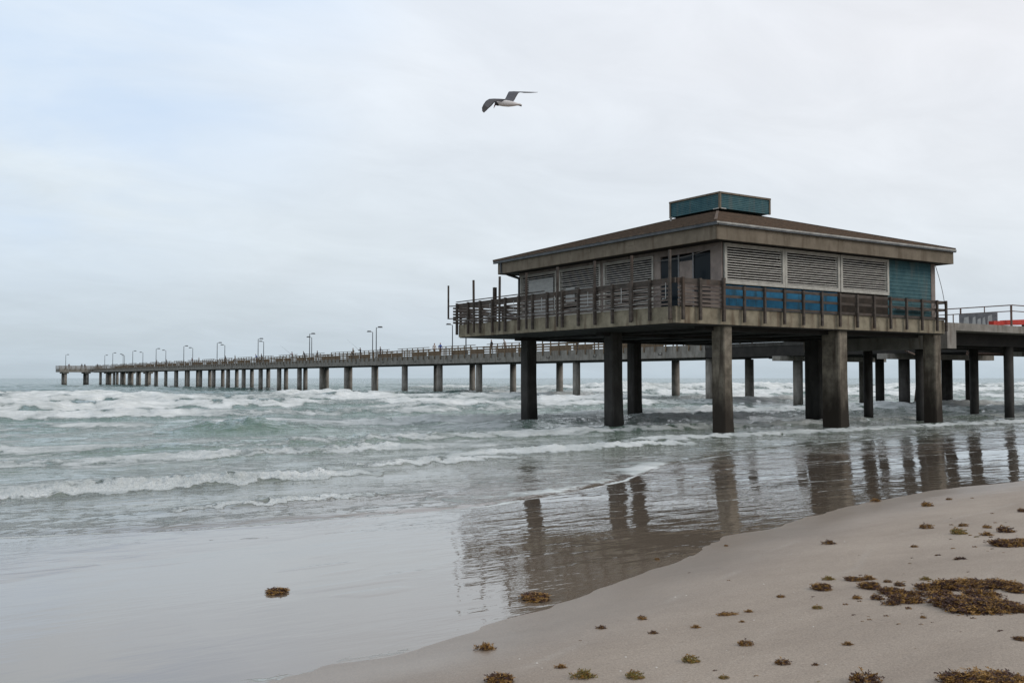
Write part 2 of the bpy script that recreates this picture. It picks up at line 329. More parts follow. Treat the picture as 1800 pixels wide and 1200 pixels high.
def water_material():
    m,t,b=mat('sea_water'); l=t.links
    g=add(t,'ShaderNodeNewGeometry')
    af=add(t,'ShaderNodeAttribute',attribute_name='foam'); ad_=add(t,'ShaderNodeAttribute',attribute_name='depth')
    def noise(sc,det,rg,scale=(1,1,1),dist=0):
        mp=add(t,'ShaderNodeMapping'); mp.inputs['Scale'].default_value=scale; l.new(g.outputs['Position'],mp.inputs[0])
        n=add(t,'ShaderNodeTexNoise'); n.inputs['Scale'].default_value=sc; n.inputs['Detail'].default_value=det; n.inputs['Roughness'].default_value=rg; n.inputs['Distortion'].default_value=dist; l.new(mp.outputs[0],n.inputs['Vector']); return n
    # lace: foam appears where attribute + noise passes a threshold
    nA=noise(1.7,8,.68,(.6,1.25,1),.6); nB=noise(7,4,.6,(.7,1.2,1))
    vo=add(t,'ShaderNodeTexVoronoi',feature='DISTANCE_TO_EDGE'); vo.inputs['Scale'].default_value=2.6
    mpv=add(t,'ShaderNodeMapping'); mpv.inputs['Scale'].default_value=(.55,1.3,.3); 
    dn=add(t,'ShaderNodeVectorMath',operation='MULTIPLY_ADD'); nD=noise(1.9,4,.6); l.new(nD.outputs[1],dn.inputs[0]); dn.inputs[1].default_value=(.9,.9,.9); l.new(g.outputs['Position'],dn.inputs[2]); l.new(dn.outputs[0],mpv.inputs[0]); l.new(mpv.outputs[0],vo.inputs['Vector'])
    vr=add(t,'ShaderNodeMapRange'); l.new(vo.outputs['Distance'],vr.inputs[0]); vr.inputs[1].default_value=0; vr.inputs[2].default_value=.16; vr.inputs[3].default_value=.22; vr.inputs[4].default_value=-.10
    s1=add(t,'ShaderNodeMath',operation='MULTIPLY_ADD'); l.new(nA.outputs[0],s1.inputs[0]); s1.inputs[1].default_value=1.5; l.new(af.outputs['Fac'],s1.inputs[2])
    s2=add(t,'ShaderNodeMath',operation='MULTIPLY_ADD'); l.new(nB.outputs[0],s2.inputs[0]); s2.inputs[1].default_value=.5; l.new(s1.outputs[0],s2.inputs[2])
    s3=add(t,'ShaderNodeMath',operation='ADD'); l.new(s2.outputs[0],s3.inputs[0]); l.new(vr.outputs[0],s3.inputs[1])
    fr=add(t,'ShaderNodeMapRange',interpolation_type='SMOOTHSTEP'); l.new(s3.outputs[0],fr.inputs[0]); fr.inputs[1].default_value=1.36; fr.inputs[2].default_value=1.80
    gate=add(t,'ShaderNodeMapRange'); l.new(af.outputs['Fac'],gate.inputs[0]); gate.inputs[1].default_value=.03; gate.inputs[2].default_value=.25
    fm=add(t,'ShaderNodeMath',operation='MULTIPLY'); l.new(fr.outputs[0],fm.inputs[0]); l.new(gate.outputs[0],fm.inputs[1])
    # body colour by depth
    rp=add(t,'ShaderNodeValToRGB'); e=rp.color_ramp.elements; e[0].position=0; e[0].color=(.19,.148,.11,1); e[1].position=1; e[1].color=(.078,.135,.12,1)
    for p,c in ((.045,(.165,.128,.10,1)),(.11,(.15,.16,.13,1)),(.3,(.145,.20,.16,1)),(.55,(.125,.19,.155,1))):
        q=e.new(p); q.color=c
    dm=add(t,'ShaderNodeMapRange'); l.new(ad_.outputs['Fac'],dm.inputs[0]); dm.inputs[1].default_value=0; dm.inputs[2].default_value=2.2
    nC=noise(.35,4,.6,(.5,1.4,1)); dsum=add(t,'ShaderNodeMath',operation='MULTIPLY_ADD'); l.new(nC.outputs[0],dsum.inputs[0]); dsum.inputs[1].default_value=.08; 
    sub=add(t,'ShaderNodeMath',operation='SUBTRACT'); l.new(dm.outputs[0],sub.inputs[0]); sub.inputs[1].default_value=.04; l.new(sub.outputs[0],dsum.inputs[2]); l.new(dsum.outputs[0],rp.inputs[0])
    mx_=add(t,'ShaderNodeMixRGB'); l.new(fm.outputs[0],mx_.inputs[0]); l.new(rp.outputs[0],mx_.inputs[1]); fcr=add(t,'ShaderNodeValToRGB'); fcr.color_ramp.elements[0].color=(.40,.435,.42,1); fcr.color_ramp.elements[1].color=(.92,.93,.91,1); fcr.color_ramp.elements[0].position=.15; fcr.color_ramp.elements[1].position=.95
    nF=noise(1.1,6,.65,(.6,1.3,1)); fa=add(t,'ShaderNodeMath',operation='MULTIPLY_ADD'); l.new(nF.outputs[0],fa.inputs[0]); fa.inputs[1].default_value=1.6; fo_=add(t,'ShaderNodeMath',operation='MULTIPLY_ADD'); l.new(af.outputs['Fac'],fo_.inputs[0]); fo_.inputs[1].default_value=.55; fo_.inputs[2].default_value=-.78; l.new(fo_.outputs[0],fa.inputs[2]); l.new(fa.outputs[0],fcr.inputs[0]); l.new(fcr.outputs[0],mx_.inputs[2])
    l.new(mx_.outputs[0],b.inputs['Base Color'])
    ro=add(t,'ShaderNodeMapRange'); l.new(fm.outputs[0],ro.inputs[0]); ro.inputs[3].default_value=.03; ro.inputs[4].default_value=.85; l.new(ro.outputs[0],b.inputs['Roughness'])
    b.inputs['IOR'].default_value=1.36
    cw=add(t,'ShaderNodeMapRange'); l.new(ad_.outputs['Fac'],cw.inputs[0]); cw.inputs[1].default_value=.10; cw.inputs[2].default_value=.45; cw.inputs[3].default_value=.5; cw.inputs[4].default_value=.15
    cx_=add(t,'ShaderNodeMapRange'); l.new(fm.outputs[0],cx_.inputs[0]); cx_.inputs[3].default_value=1; cx_.inputs[4].default_value=0; cm=add(t,'ShaderNodeMath',operation='MULTIPLY'); l.new(cw.outputs[0],cm.inputs[0]); l.new(cx_.outputs[0],cm.inputs[1]); l.new(cm.outputs[0],b.inputs['Coat Weight']); b.inputs['Coat Roughness'].default_value=.03; b.inputs['Coat IOR'].default_value=1.4
    fy=add(t,'ShaderNodeSeparateXYZ'); l.new(g.outputs['Position'],fy.inputs[0]); fs_=add(t,'ShaderNodeMapRange',interpolation_type='SMOOTHSTEP'); l.new(fy.outputs[1],fs_.inputs[0]); fs_.inputs[1].default_value=30; fs_.inputs[2].default_value=170; fs_.inputs[3].default_value=.5; fs_.inputs[4].default_value=.05; l.new(fs_.outputs[0],b.inputs['Specular IOR Level'])
    # ripples: stronger with depth
    rip=noise(2.1,4,.5,(.55,1.5,1)); fin=noise(9,3,.5,(.5,1.6,1)); sub2=noise(22,3,.6,(.7,1.2,1))
    amp=add(t,'ShaderNodeMapRange'); l.new(ad_.outputs['Fac'],amp.inputs[0]); amp.inputs[1].default_value=.06; amp.inputs[2].default_value=.6; amp.inputs[3].default_value=.04; amp.inputs[4].default_value=2.2
    patch=noise(.5,3,.5,(.8,1.2,1)); pr=add(t,'ShaderNodeMapRange'); l.new(patch.outputs[0],pr.inputs[0]); pr.inputs[1].default_value=.42; pr.inputs[2].default_value=.62; pr.inputs[3].default_value=.35; pr.inputs[4].default_value=1.25
    rx=add(t,'ShaderNodeSeparateXYZ'); l.new(g.outputs['Position'],rx.inputs[0]); rw=add(t,'ShaderNodeMapRange',interpolation_type='SMOOTHSTEP'); l.new(rx.outputs[0],rw.inputs[0]); rw.inputs[1].default_value=3.5; rw.inputs[2].default_value=8; rw.inputs[3].default_value=0; rw.inputs[4].default_value=.06
    amr=add(t,'ShaderNodeMath',operation='ADD'); l.new(amp.outputs[0],amr.inputs[0]); l.new(rw.outputs[0],amr.inputs[1])
    am2=add(t,'ShaderNodeMath',operation='MULTIPLY'); l.new(amr.outputs[0],am2.inputs[0]); l.new(pr.outputs[0],am2.inputs[1])
    h1=add(t,'ShaderNodeMath',operation='MULTIPLY_ADD'); l.new(fin.outputs[0],h1.inputs[0]); h1.inputs[1].default_value=.16; l.new(rip.outputs[0],h1.inputs[2])
    hm=add(t,'ShaderNodeMath',operation='MULTIPLY'); l.new(h1.outputs[0],hm.inputs[0]); l.new(am2.outputs[0],hm.inputs[1])
    f2=add(t,'ShaderNodeMath',operation='MULTIPLY'); l.new(sub2.outputs[0],f2.inputs[0]); f2.inputs[1].default_value=.8
    f3=add(t,'ShaderNodeMath',operation='ADD'); l.new(f2.outputs[0],f3.inputs[0]); f3.inputs[1].default_value=.3
    fq=add(t,'ShaderNodeMath',operation='MULTIPLY_ADD'); l.new(amp.outputs[0],fq.inputs[0]); fq.inputs[1].default_value=2.2; fq.inputs[2].default_value=0; fq.use_clamp=True; fw=add(t,'ShaderNodeMath',operation='MULTIPLY'); l.new(fq.outputs[0],fw.inputs[0]); l.new(fm.outputs[0],fw.inputs[1])
    hf=add(t,'ShaderNodeMath',operation='MULTIPLY_ADD'); l.new(fw.outputs[0],hf.inputs[0]); l.new(f3.outputs[0],hf.inputs[1]); l.new(hm.outputs[0],hf.inputs[2])
    bp=add(t,'ShaderNodeBump'); bp.inputs['Strength'].default_value=1; bp.inputs['Distance'].default_value=.12; l.new(hf.outputs[0],bp.inputs['Height']); l.new(bp.outputs[0],b.inputs['Normal']); l.new(bp.outputs[0],b.inputs['Coat Normal'])
    return m
water=grid_mesh('sea',X,Y,Z,{'foam':FO,'depth':SH},water_material()); tag(water,'grey green surf rolling in under the pier','sea',kind='structure')
# ------------------------------------------------------------------ sand
def axis(a,b,d0,c,g):
    v=[c];d=d0
    while v[-1]<b: v.append(v[-1]+d); d*=g
    lo=[c];d=d0
    while lo[0]>a: lo.insert(0,lo[0]-d); d*=g
    return np.array(lo[:-1]+v)
gx,gy=np.meshgrid(axis(-400,30000,.05,6,1.012),axis(-400,30000,.05,6.5,1.012))
sz=sand_z(gx,gy); sz=np.maximum(sz,-2.2)
def sand_material():
    m,t,b=mat('beach_sand'); l=t.links; g=add(t,'ShaderNodeNewGeometry')
    wt=add(t,'ShaderNodeAttribute',attribute_name='wet')
    def noise(sc,det,rg,scale=(1,1,1)):
        mp=add(t,'ShaderNodeMapping'); mp.inputs['Scale'].default_value=scale; l.new(g.outputs['Position'],mp.inputs[0])
        n=add(t,'ShaderNodeTexNoise'); n.inputs['Scale'].default_value=sc; n.inputs['Detail'].default_value=det; n.inputs['Roughness'].default_value=rg; l.new(mp.outputs[0],n.inputs['Vector']); return n
    nA=noise(.9,8,.65,(.6,1.3,1)); nG=noise(75,6,.85)
    rp=add(t,'ShaderNodeValToRGB'); e=rp.color_ramp.elements; e[0].position=.35; e[0].color=(.275,.22,.172,1); e[1].position=.65; e[1].color=(.35,.285,.226,1); l.new(nA.outputs[0],rp.inputs[0])
    gr=add(t,'ShaderNodeMixRGB',blend_type='MULTIPLY'); gr.inputs[0].default_value=1; l.new(rp.outputs[0],gr.inputs[1]); gm=add(t,'ShaderNodeMapRange'); l.new(nG.outputs[0],gm.inputs[0]); gm.inputs[1].default_value=.34; gm.inputs[2].default_value=.66; gm.inputs[3].default_value=.62; gm.inputs[4].default_value=1.38; l.new(gm.outputs[0],gr.inputs[2])
    wn=add(t,'ShaderNodeMath',operation='MULTIPLY_ADD'); l.new(nA.outputs[0],wn.inputs[0]); wn.inputs[1].default_value=.5; sb=add(t,'ShaderNodeMath',operation='SUBTRACT'); l.new(wt.outputs['Fac'],sb.inputs[0]); sb.inputs[1].default_value=.25; l.new(sb.outputs[0],wn.inputs[2]); wn.use_clamp=True
    wm_=add(t,'ShaderNodeMixRGB',blend_type='MULTIPLY'); l.new(wn.outputs[0],wm_.inputs[0]); l.new(gr.outputs[0],wm_.inputs[1]); wm_.inputs[2].default_value=(.72,.69,.66,1)
    sw=add(t,'ShaderNodeAttribute',attribute_name='swash'); sm2=add(t,'ShaderNodeMath',operation='MULTIPLY'); l.new(sw.outputs['Fac'],sm2.inputs[0]); l.new(nG.outputs[0],sm2.inputs[1]); swm=add(t,'ShaderNodeMixRGB'); l.new(sm2.outputs[0],swm.inputs[0]); l.new(wm_.outputs[0],swm.inputs[1]); swm.inputs[2].default_value=(.5,.46,.41,1)
    l.new(swm.outputs[0],b.inputs['Base Color'])
    ro=add(t,'ShaderNodeMapRange'); l.new(wn.outputs[0],ro.inputs[0]); ro.inputs[3].default_value=.75; ro.inputs[4].default_value=.28; l.new(ro.outputs[0],b.inputs['Roughness'])
    b.inputs['Specular IOR Level'].default_value=.45
    nb=noise(5,6,.7,(.7,1.4,1)); nf=noise(90,3,.7); h=add(t,'ShaderNodeMath',operation='MULTIPLY_ADD'); l.new(nf.outputs[0],h.inputs[0]); h.inputs[1].default_value=.3; l.new(nb.outputs[0],h.inputs[2])
    bs=add(t,'ShaderNodeMapRange'); l.new(wn.outputs[0],bs.inputs[0]); bs.inputs[3].default_value=.6; bs.inputs[4].default_value=.08
    bp=add(t,'ShaderNodeBump'); l.new(bs.outputs[0],bp.inputs['Strength']); bp.inputs['Distance'].default_value=.03; l.new(h.outputs[0],bp.inputs['Height']); l.new(bp.outputs[0],b.inputs['Normal'])
    return m
sdv_=sdist(gx,gy)
swl=sum(a_*np.exp(-((sdv_+o_+.35*fbm(gx/2.5,gx*0+o_,3,88))/.035)**2)*sst(-.1,.3,fbm(gx/1.2,gy/2,3,89+int(o_*3))) for o_,a_ in ((.75,.35),(1.7,.25),(3.0,.2)))
wet=sst(-1.6,-.02,sdist(gx,gy)+.25*fbm(gx/2,gy,2,77))
sand=grid_mesh('sand',gx,gy,sz,{'wet':wet,'swash':swl},sand_material()); tag(sand,'damp grey brown beach sand in the foreground','sand',kind='structure')
def zs(x,y): return float(sand_z(np.array([x]),np.array([y]))[0])
# ================================================================== PAVILION ON STILTS
PX0,PX1,PY0,PY1=25.9,43.1,27.9,44.2       # deck plan
WX0,WX1,WY0,WY1=28.8,43.1,28.35,42.9      # wall plan
DB,DT=2.10+E,2.74+E                        # deck slab bottom and top
pav=empty('pavilion',(34.5,36,0),0,'square brown pavilion on concrete stilts with louvred windows and hipped roof','pavilion')
b=MB(); b.box(PX0,PX1,PY0,PY1,DB,DT); b.build('deck_slab','fascia',pav)
b=MB(); b.box(PX0+.04,PX1-.04,PY0+.04,PY1-.04,DB-.04,DB-.003); b.build('deck_soffit','shaded_underside',pav)  # thin dark sheet added below the slab to paint its underside's shade
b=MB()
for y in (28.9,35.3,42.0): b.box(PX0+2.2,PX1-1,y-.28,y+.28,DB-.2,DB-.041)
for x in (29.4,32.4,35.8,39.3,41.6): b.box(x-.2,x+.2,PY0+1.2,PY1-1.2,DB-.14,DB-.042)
b.build('floor_beams','shaded_underside',pav)
def pillar(x,y,sx=.60,sy=.6,flare=.05,dark=False,top=DB-.004):
    b=MB(); h=sx/2; g=sy/2; zz=[-1.2,.2,1.0,2.2,top]; fl=[flare*1.5,flare,flare*.5,0,0]
    vs=[];fs=[]
    c=.05
    for z,f in zip(zz,fl):
        x1=h+f; ring=[(-h+c,-g-f*.3),(x1-c,-g-f*.3),(x1,-g-f*.3+c),(x1,g-c),(x1-c,g),(-h+c,g),(-h,g-c),(-h,-g+c)]
        vs+=[(x+p,y+q,z) for p,q in ring]
    n=8
    for i in range(len(zz)-1):
        for j in range(n): fs.append((i*n+j,i*n+(j+1)%n,(i+1)*n+(j+1)%n,(i+1)*n+j))
    fs.append(tuple(range(n-1,-1,-1))); fs.append(tuple((len(zz)-1)*n+j for j in range(n)))
    b.poly(vs,fs); return b.build('pillar','dark_concrete' if dark else 'concrete',pav)  # dark copy puts the deck's shade into the inner pillars' colour
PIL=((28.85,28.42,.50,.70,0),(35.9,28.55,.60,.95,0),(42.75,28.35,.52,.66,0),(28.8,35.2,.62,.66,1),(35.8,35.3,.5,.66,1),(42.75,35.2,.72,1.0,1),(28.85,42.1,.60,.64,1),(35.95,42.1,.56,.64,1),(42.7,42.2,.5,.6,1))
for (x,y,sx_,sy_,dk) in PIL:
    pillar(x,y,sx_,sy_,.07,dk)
# walls (outer shell with the openings left by the piers between them)
WT=5.45+E; WB=DT+.004
wall=MB(); wall.box(WX0+.12,WX1-.12,WY0+.12,WY1-.12,WB,WT-.05); wall.build('inner_walls','dark',pav)
b=MB()
b.box(WX0,WX0+.14,WY0,28.97,WB,WT); b.box(WX0,WX0+.14,31.97,32.38,WB,WT); b.box(WX0,WX0+.14,35.82,36.06,WB,WT); b.box(WX0,WX0+.14,39.3,39.55,WB,WT); b.box(WX0,WX0+.14,42.72,WY1,WB,WT)
b.box(WX0+.003,WX0+.13,WY0+.004,WY1-.004,WT-.25,WT-.003)
b.build('wall','wall_beige',pav)
for q in ((WX1-.32,WX1,WY0,WY0+.2),(WX0+.14,28.86,WY0,WY0+.2)):
    b=MB(); b.box(*q,WB,WT); b.build('corner_trim','wall_beige',pav)
b=MB(); b.box(WX1-.1,WX1-.002,WY0+.2,WY1,WB,WT); b.build('side_wall','wall_beige',pav)
def siding(x0,x1,y,z0,z1,name,matn,n):
    b=MB(); h=(z1-z0)/n
    for i in range(n):
        za=z0+i*h; b.poly([(x0,y-.028,za),(x1,y-.028,za),(x1,y-.006,za+h),(x0,y-.006,za+h),(x0,y+.05,za),(x1,y+.05,za),(x1,y+.05,za+h),(x0,y+.05,za+h)],[(0,1,2,3),(0,4,5,1),(3,2,6,7),(0,3,7,4),(1,5,6,2)])
    return b.build(name,matn,pav)
siding(39.47,42.78,WY0+.04,WB,WT,'teal_siding','teal',16)
b=MB(); b.box(35.98,39.46,WY0+.02,WY0+.12,WB,3.74+E); b.build('brown_wall_panel','brown_panel',pav)
b=MB()
for i,x in enumerate(np.arange(28.9,35.9,1.17)):
    for k in range(2): b.box(x+.02,min(x+1.15,35.97),WY0+.01+.004*(i%2),WY0+.1,WB+.04+k*.5,WB+.50+k*.5)
b.build('blue_wall_boards','blue',pav)
# windows
def window_front(x0,x1):
    y=WY0; z0,z1=3.78+E,5.42+E
    f=MB(); w=.13
    f.box(x0,x0+w,y-.09,y+.06,z0,z1); f.box(x1-w,x1,y-.09,y+.06,z0,z1); f.box(x0+w,x1-w,y-.092,y+.06,z0,z0+.15); f.box(x0+w,x1-w,y-.088,y+.06,z1-.1,z1)
    o=f.build('window_frame','white',pav)
    s=MB(); n=14
    for i in range(n):
        z=z0+.2+(z1-z0-.32)*i/(n-1); j=rgw.uniform(-.012,.012)
        s.bar((x0+w,y-.01,z),(x1-w,y-.01,z+j),.05,.032); continue
        s.poly([(x0+w,y-.05,z-.030),(x1-w,y-.05,z-.030+j),(x1-w,y+.045,z+.028+j),(x0+w,y+.045,z+.028),(x0+w,y-.05,z-.012),(x1-w,y-.05,z-.012+j),(x1-w,y+.045,z+.046+j),(x0+w,y+.045,z+.046)],[(0,1,2,3),(4,7,6,5),(0,4,5,1),(3,2,6,7)])
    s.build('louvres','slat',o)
    g=MB(); g.box(x0+w,x1-w,y+.062,y+.09,z0+.1,z1-.05); g.build('pane','dark',o)
rgw=random.Random(3)
window_front(28.9,32.42); window_front(32.44,35.98); window_front(36.04,39.44)
def window_left(y0,y1,cover=None):
    x=WX0; z0,z1=3.0+E,5.30+E; w=.10
    f=MB(); f.box(x-.06,x+.08,y0,y0+w,z0,z1); f.box(x-.06,x+.08,y1-w,y1,z0,z1); f.box(x-.062,x+.08,y0+w,y1-w,z0,z0+.1); f.box(x-.058,x+.08,y0+w,y1-w,z1-.06,z1)
    o=f.build('window_frame','white',pav); s=MB(); n=21
    for i in range(n):
        z=z0+.16+(z1-z0-.26)*i/(n-1); j=rgw.uniform(-.012,.012)
        s.bar((x-.0,y0+w,z),(x-.0,y1-w,z+j),.05,.036); continue
        s.poly([(x-.04,y0+w,z-.030),(x-.04,y1-w,z-.030+j),(x+.05,y1-w,z+.028+j),(x+.05,y0+w,z+.028),(x-.04,y0+w,z-.010),(x-.04,y1-w,z-.010+j),(x+.05,y1-w,z+.048+j),(x+.05,y0+w,z+.048)],[(0,3,2,1),(4,5,6,7),(0,1,5,4),(3,7,6,2)])
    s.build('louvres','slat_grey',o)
    g=MB(); g.box(x+.082,x+.11,y0+w,y1-w,z0+.1,z1-.05); g.build('pane','dark',o)
    if cover:
        for (a,c,za,zb) in cover:
            q=MB(); q.box(x-.085,x-.064,a,c,za+E,zb+E); q.build('plastic_sheet','cover',o)
window_left(39.55,42.72,[(39.75,41.9,3.15,5.0)]); window_left(36.06,39.3,[(36.6,37.6,3.2,4.3),(38.0,38.7,3.6,4.35)]); window_left(32.38,35.82)
b=MB()
for y0,y1 in ((28.97,29.95),(30.0,30.8),(30.86,31.97)): b.box(WX0+.02,WX0+.05,y0+.03,y1-.03,3.05+E,5.1+E)
b.build('dark_window_pane','glass',pav)
b=MB(); b.box(WX0-.02,WX0+.02,29.93,29.99,WB,5.2+E); b.box(WX0-.02,WX0+.02,30.8,30.86,WB,5.2+E); b.build('mullion','metal',pav)
b=MB(); b.box(WX0-.01,WX0+.015,30.0,30.78,3.05+E,4.88+E); b.build('grey_board','wall_beige',pav)
# roof
RX0,RX1,RY0,RY1=27.9,43.6,27.7,43.75; RB,RT=5.43+E,6.10+E
b=MB(); b.box(RX0,RX1,RY0,RY0+.12,RB,RT); b.box(RX0,RX0+.12,RY0+.12,RY1-.5,RB,RT); b.box(RX1-.12,RX1,RY0+.12,RY1,RB,RT); b.box(RX0+.12,RX1-.12,RY1-.12,RY1,RB,RT); b.box(RX0+.05,RX0+.16,RY1-.48,RY1-.12,RB+.02,RT)
b.build('roof_fascia','roof_fascia',pav)
b=MB(); b.box(RX0+.12,RX1-.12,RY0+.12,RY1-.12,RB+.03,RB+.07); b.build('soffit','shaded_underside',pav)
ax,ay,az=36.05,35.7,6.15+E+.295*7.85
p=.32
b=MB(); c=[(RX0-.14,RY0-.08),(RX1+.08,RY0-.08),(RX1+.08,RY1+.1),(RX0-.14,RY1+.1)]
# hipped roof in overlapping shingle courses
nc=30
def ringat(t): return [(x+(ax-x)*t,y+(ay-y)*t) for x,y in c]
zt=lambda t: 6.13+E+(az-6.13-E)*t
vs=[];fs=[]
for i in range(nc):
    t0=i/nc;t1=(i+1)/nc
    k=len(vs)
    vs+=[(x,y,zt(t0)+.035) for x,y in ringat(t0)]+[(x,y,zt(t1)+.008) for x,y in ringat(t1)]
    for j in range(4): fs.append((k+j,k+(j+1)%4,k+4+(j+1)%4,k+4+j))
    if i>0:
        for j in range(4): fs.append((k-4+j,k-4+(j+1)%4,k+(j+1)%4,k+j))
k=len(vs); vs+=[(x,y,zt(0)-.03) for x,y in c]
for j in range(4): fs.append((k+j,k+(j+1)%4,(j+1)%4,j))
fs.append((k+3,k+2,k+1,k))
b.poly(vs,fs); roof=b.build('roof','shingle',pav)
b=MB()
for x,y in c: b.bar((x,y,zt(0)+.04),(ax,ay,az+.04),.12,.02)
b.build('hip_cap','shingle',roof)
# gutters
b=MB(); b.box(RX0-.12,RX0-.004,RY0-.1,RY1+.1,5.98+E,6.10+E); b.box(RX0-.004,RX1+.06,RY0-.12,RY0-.004,5.98+E,6.10+E); gt=b.build('gutter','gutter',pav)
b=MB(); b.box(RX0-.12,RX1+.06,RY0-.135,RY0-.121,6.04+E,6.105+E); b.build('gutter_lip','gutter_lip',gt)
b=MB(); b.tube([(RX0-.06,43.2,5.98+E),(RX0-.05,43.2,5.5+E),(RX0+.3,42.95,5.33+E),(WX0-.09,42.8,5.15+E),(WX0-.09,42.8,DT)],.05,8); b.build('downspout','gutter',pav)
# rafter tail brace below the overhang at the far corner
b=MB(); b.bar((RX0+.1,43.0,RB+.0),(WX0,42.9,RB-.22),.06,.1); b.build('brace','rail_wood',pav)
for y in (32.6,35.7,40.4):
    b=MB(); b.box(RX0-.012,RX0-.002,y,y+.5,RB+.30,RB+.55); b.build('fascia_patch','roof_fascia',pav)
# cupola
cx,cy,s=36.05,35.6,1.72; z0,z1=8.14+E,8.93+E
b=MB(); b.box(cx-s+.5,cx+s-.5,cy-s+.5,cy+s-.5,z0-.5,z0+.02); b.build('cupola_base','shaded_underside',pav)  # near-black base paints the shadow gap below the cupola
b=MB(); n=8; h=(z1-z0-.09)/n
for i in range(n):
    za=z0+i*h; q=.02
    for (x0,x1,y0,y1) in ((cx-s,cx+s,cy-s,cy-s),(cx+s,cx+s,cy-s,cy+s),(cx+s,cx-s,cy+s,cy+s),(cx-s,cx-s,cy+s,cy-s)):
        dx=0 if y0==y1 else (1 if x0>cx else -1); dy=0 if x0==x1 else (1 if y0>cy else -1)
        b.poly([(x0+dx*q,y0+dy*q,za),(x1+dx*q,y1+dy*q,za),(x1,y1,za+h),(x0,y0,za+h)],[(0,1,2,3)])
b.poly([(cx-s,cy-s,z0),(cx+s,cy-s,z0),(cx+s,cy+s,z0),(cx-s,cy+s,z0)],[(3,2,1,0)])
cup=b.build('cupola','teal',pav)
b=MB(); b.box(cx-s-.06,cx+s+.06,cy-s-.06,cy+s+.06,z1-.085,z1-.004)
for sx in (-1,1):
    for sy in (-1,1): b.box(cx+sx*s-.05,cx+sx*s+.05,cy+sy*s-.05,cy+sy*s+.05,z0-.02,z1-.086)
b.poly([(cx-s-.06,cy-s-.06,z1),(cx+s+.06,cy-s-.06,z1),(cx+s+.06,cy+s+.06,z1),(cx-s-.06,cy+s+.06,z1),(cx,cy,z1+.06)],[(0,1,4),(1,2,4),(2,3,4),(3,0,4)])
b.build('cupola_trim','roof_fascia',cup)
b=MB(); b.bar((cx-s-.05,cy-s-.14,z0-.03),(cx-s+.28,cy-s-.14,z0-.03),.03,.05); b.bar((cx-s-.14,cy-s-.05,z0-.03),(cx-s-.14,cy-s+.3,z0-.03),.03,.05); b.build('flashing','gutter_lip',cup)
for (x,y) in ((33.5,36.4),):
    zr=zt(min((x-RX0+.14)/(ax-RX0+.14),1)); b=MB(); b.tube([(x,y,zr-.1),(x,y,zr+.16)],.05,8); b.tube([(x,y,zr+.16),(x,y,zr+.20)],.09,8); b.build('vent_pipe','gutter_lip',roof)
# ---- railing: posts, boards, caps
rail=MB()
RT_=3.82+E; RTF=3.64+E
rail.bar((PX0-.05,PY0-.05,RT_-.1),(PX0-.05,PY1+.05,RT_-.1),.07,.20); rail.bar((PX0+.02,PY0-.05,RT_-.1),(28.25,PY0-.05,RT_-.1),.07,.20)
rail.bar((28.35,PY0-.05,RTF-.07),(PX1,PY0-.05,RTF-.07),.07,.13); rail.bar((28.35,PY0-.05,DT+.47),(PX1,PY0-.05,DT+.47),.05,.11); rail.bar((28.35,PY0-.05,DT+.06),(PX1,PY0-.05,DT+.06),.05,.11)
rail.bar((PX0-.05,PY1+.05,RT_-.08),(PX1,PY1+.05,RT_-.08),.07,.16)
rail.bar((PX1+.03,PY0+.03,RTF-.07),(PX1+.03,PY1,RTF-.07),.05,.12); rail.bar((PX1+.03,PY0+.03,DT+.47),(PX1+.03,PY1,DT+.47),.05,.1)
rail.bar((PX0-.05,36.5,RT_+.10),(PX0-.05,PY1+.1,RT_+.10),.14,.03)
railo=rail.build('railing','rail_wood',pav)
pm=MB(); pm.box(-.05,.05,-.045,.045,0,1.45); postm=pm.mesh('post','rail_wood')
pm=MB(); pm.box(-.055,.055,-.05,.05,0,1.62); postb=pm.mesh('post','rail_wood')
pys=[28.08+1.15*k for k in range(14)]+[44.15]
for y in pys: inst('post',postb,railo,(PX0-.135,y,2.22+E))
for x in (26.15,27.05): inst('post',postb,railo,(x,PY0-.135,2.22+E))
b=MB(); b.box(28.24,28.36,PY0-.2,PY0-.085,2.2+E,3.92+E); b.build('corner_post','rail_wood',railo)
for x in [28.3+1.17*k for k in range(1,13)]+[PX1-.05]: inst('post',postm,railo,(x,PY0-.13,2.2+E))
for y in np.arange(29.2,44,1.3): inst('post',postm,railo,(PX1+.1,y,2.2+E))
for x in np.arange(26.1,43,1.3): inst('post',postb,railo,(x,PY1+.135,2.22+E))
# horizontal boards, warped and gappy
rb=random.Random(11); bb=MB(); zb=[DT+.09+.15*k for k in range(6)]
segs=pys
for a,c in zip(segs,segs[1:]):
    for z in zb:
        if rb.random()<.05: continue
        t=.028 if rb.random()<.75 else .05
        bb.bar((PX0-.06+rb.uniform(-.01,.01),a,z+rb.uniform(-t,t)),(PX0-.06,c+.0,z+rb.uniform(-t,t)),.028,.078+rb.uniform(-.01,.01))
for a,c in ((25.95,26.15),(26.15,27.05),(27.05,28.25)):
    for z in zb:
        bb.bar((a,PY0-.06,z+rb.uniform(-.02,.02)),(c,PY0-.06,z+rb.uniform(-.02,.02)),.028,.11)
xs=list(np.arange(25.6,43,1.3))
for a,c in zip(xs,xs[1:]):
    for z in zb: bb.bar((a,PY1+.06,z+rb.uniform(-.02,.02)),(c,PY1+.06,z+rb.uniform(-.02,.02)),.028,.095)
bb.build('rail_boards','board_wood',railo)
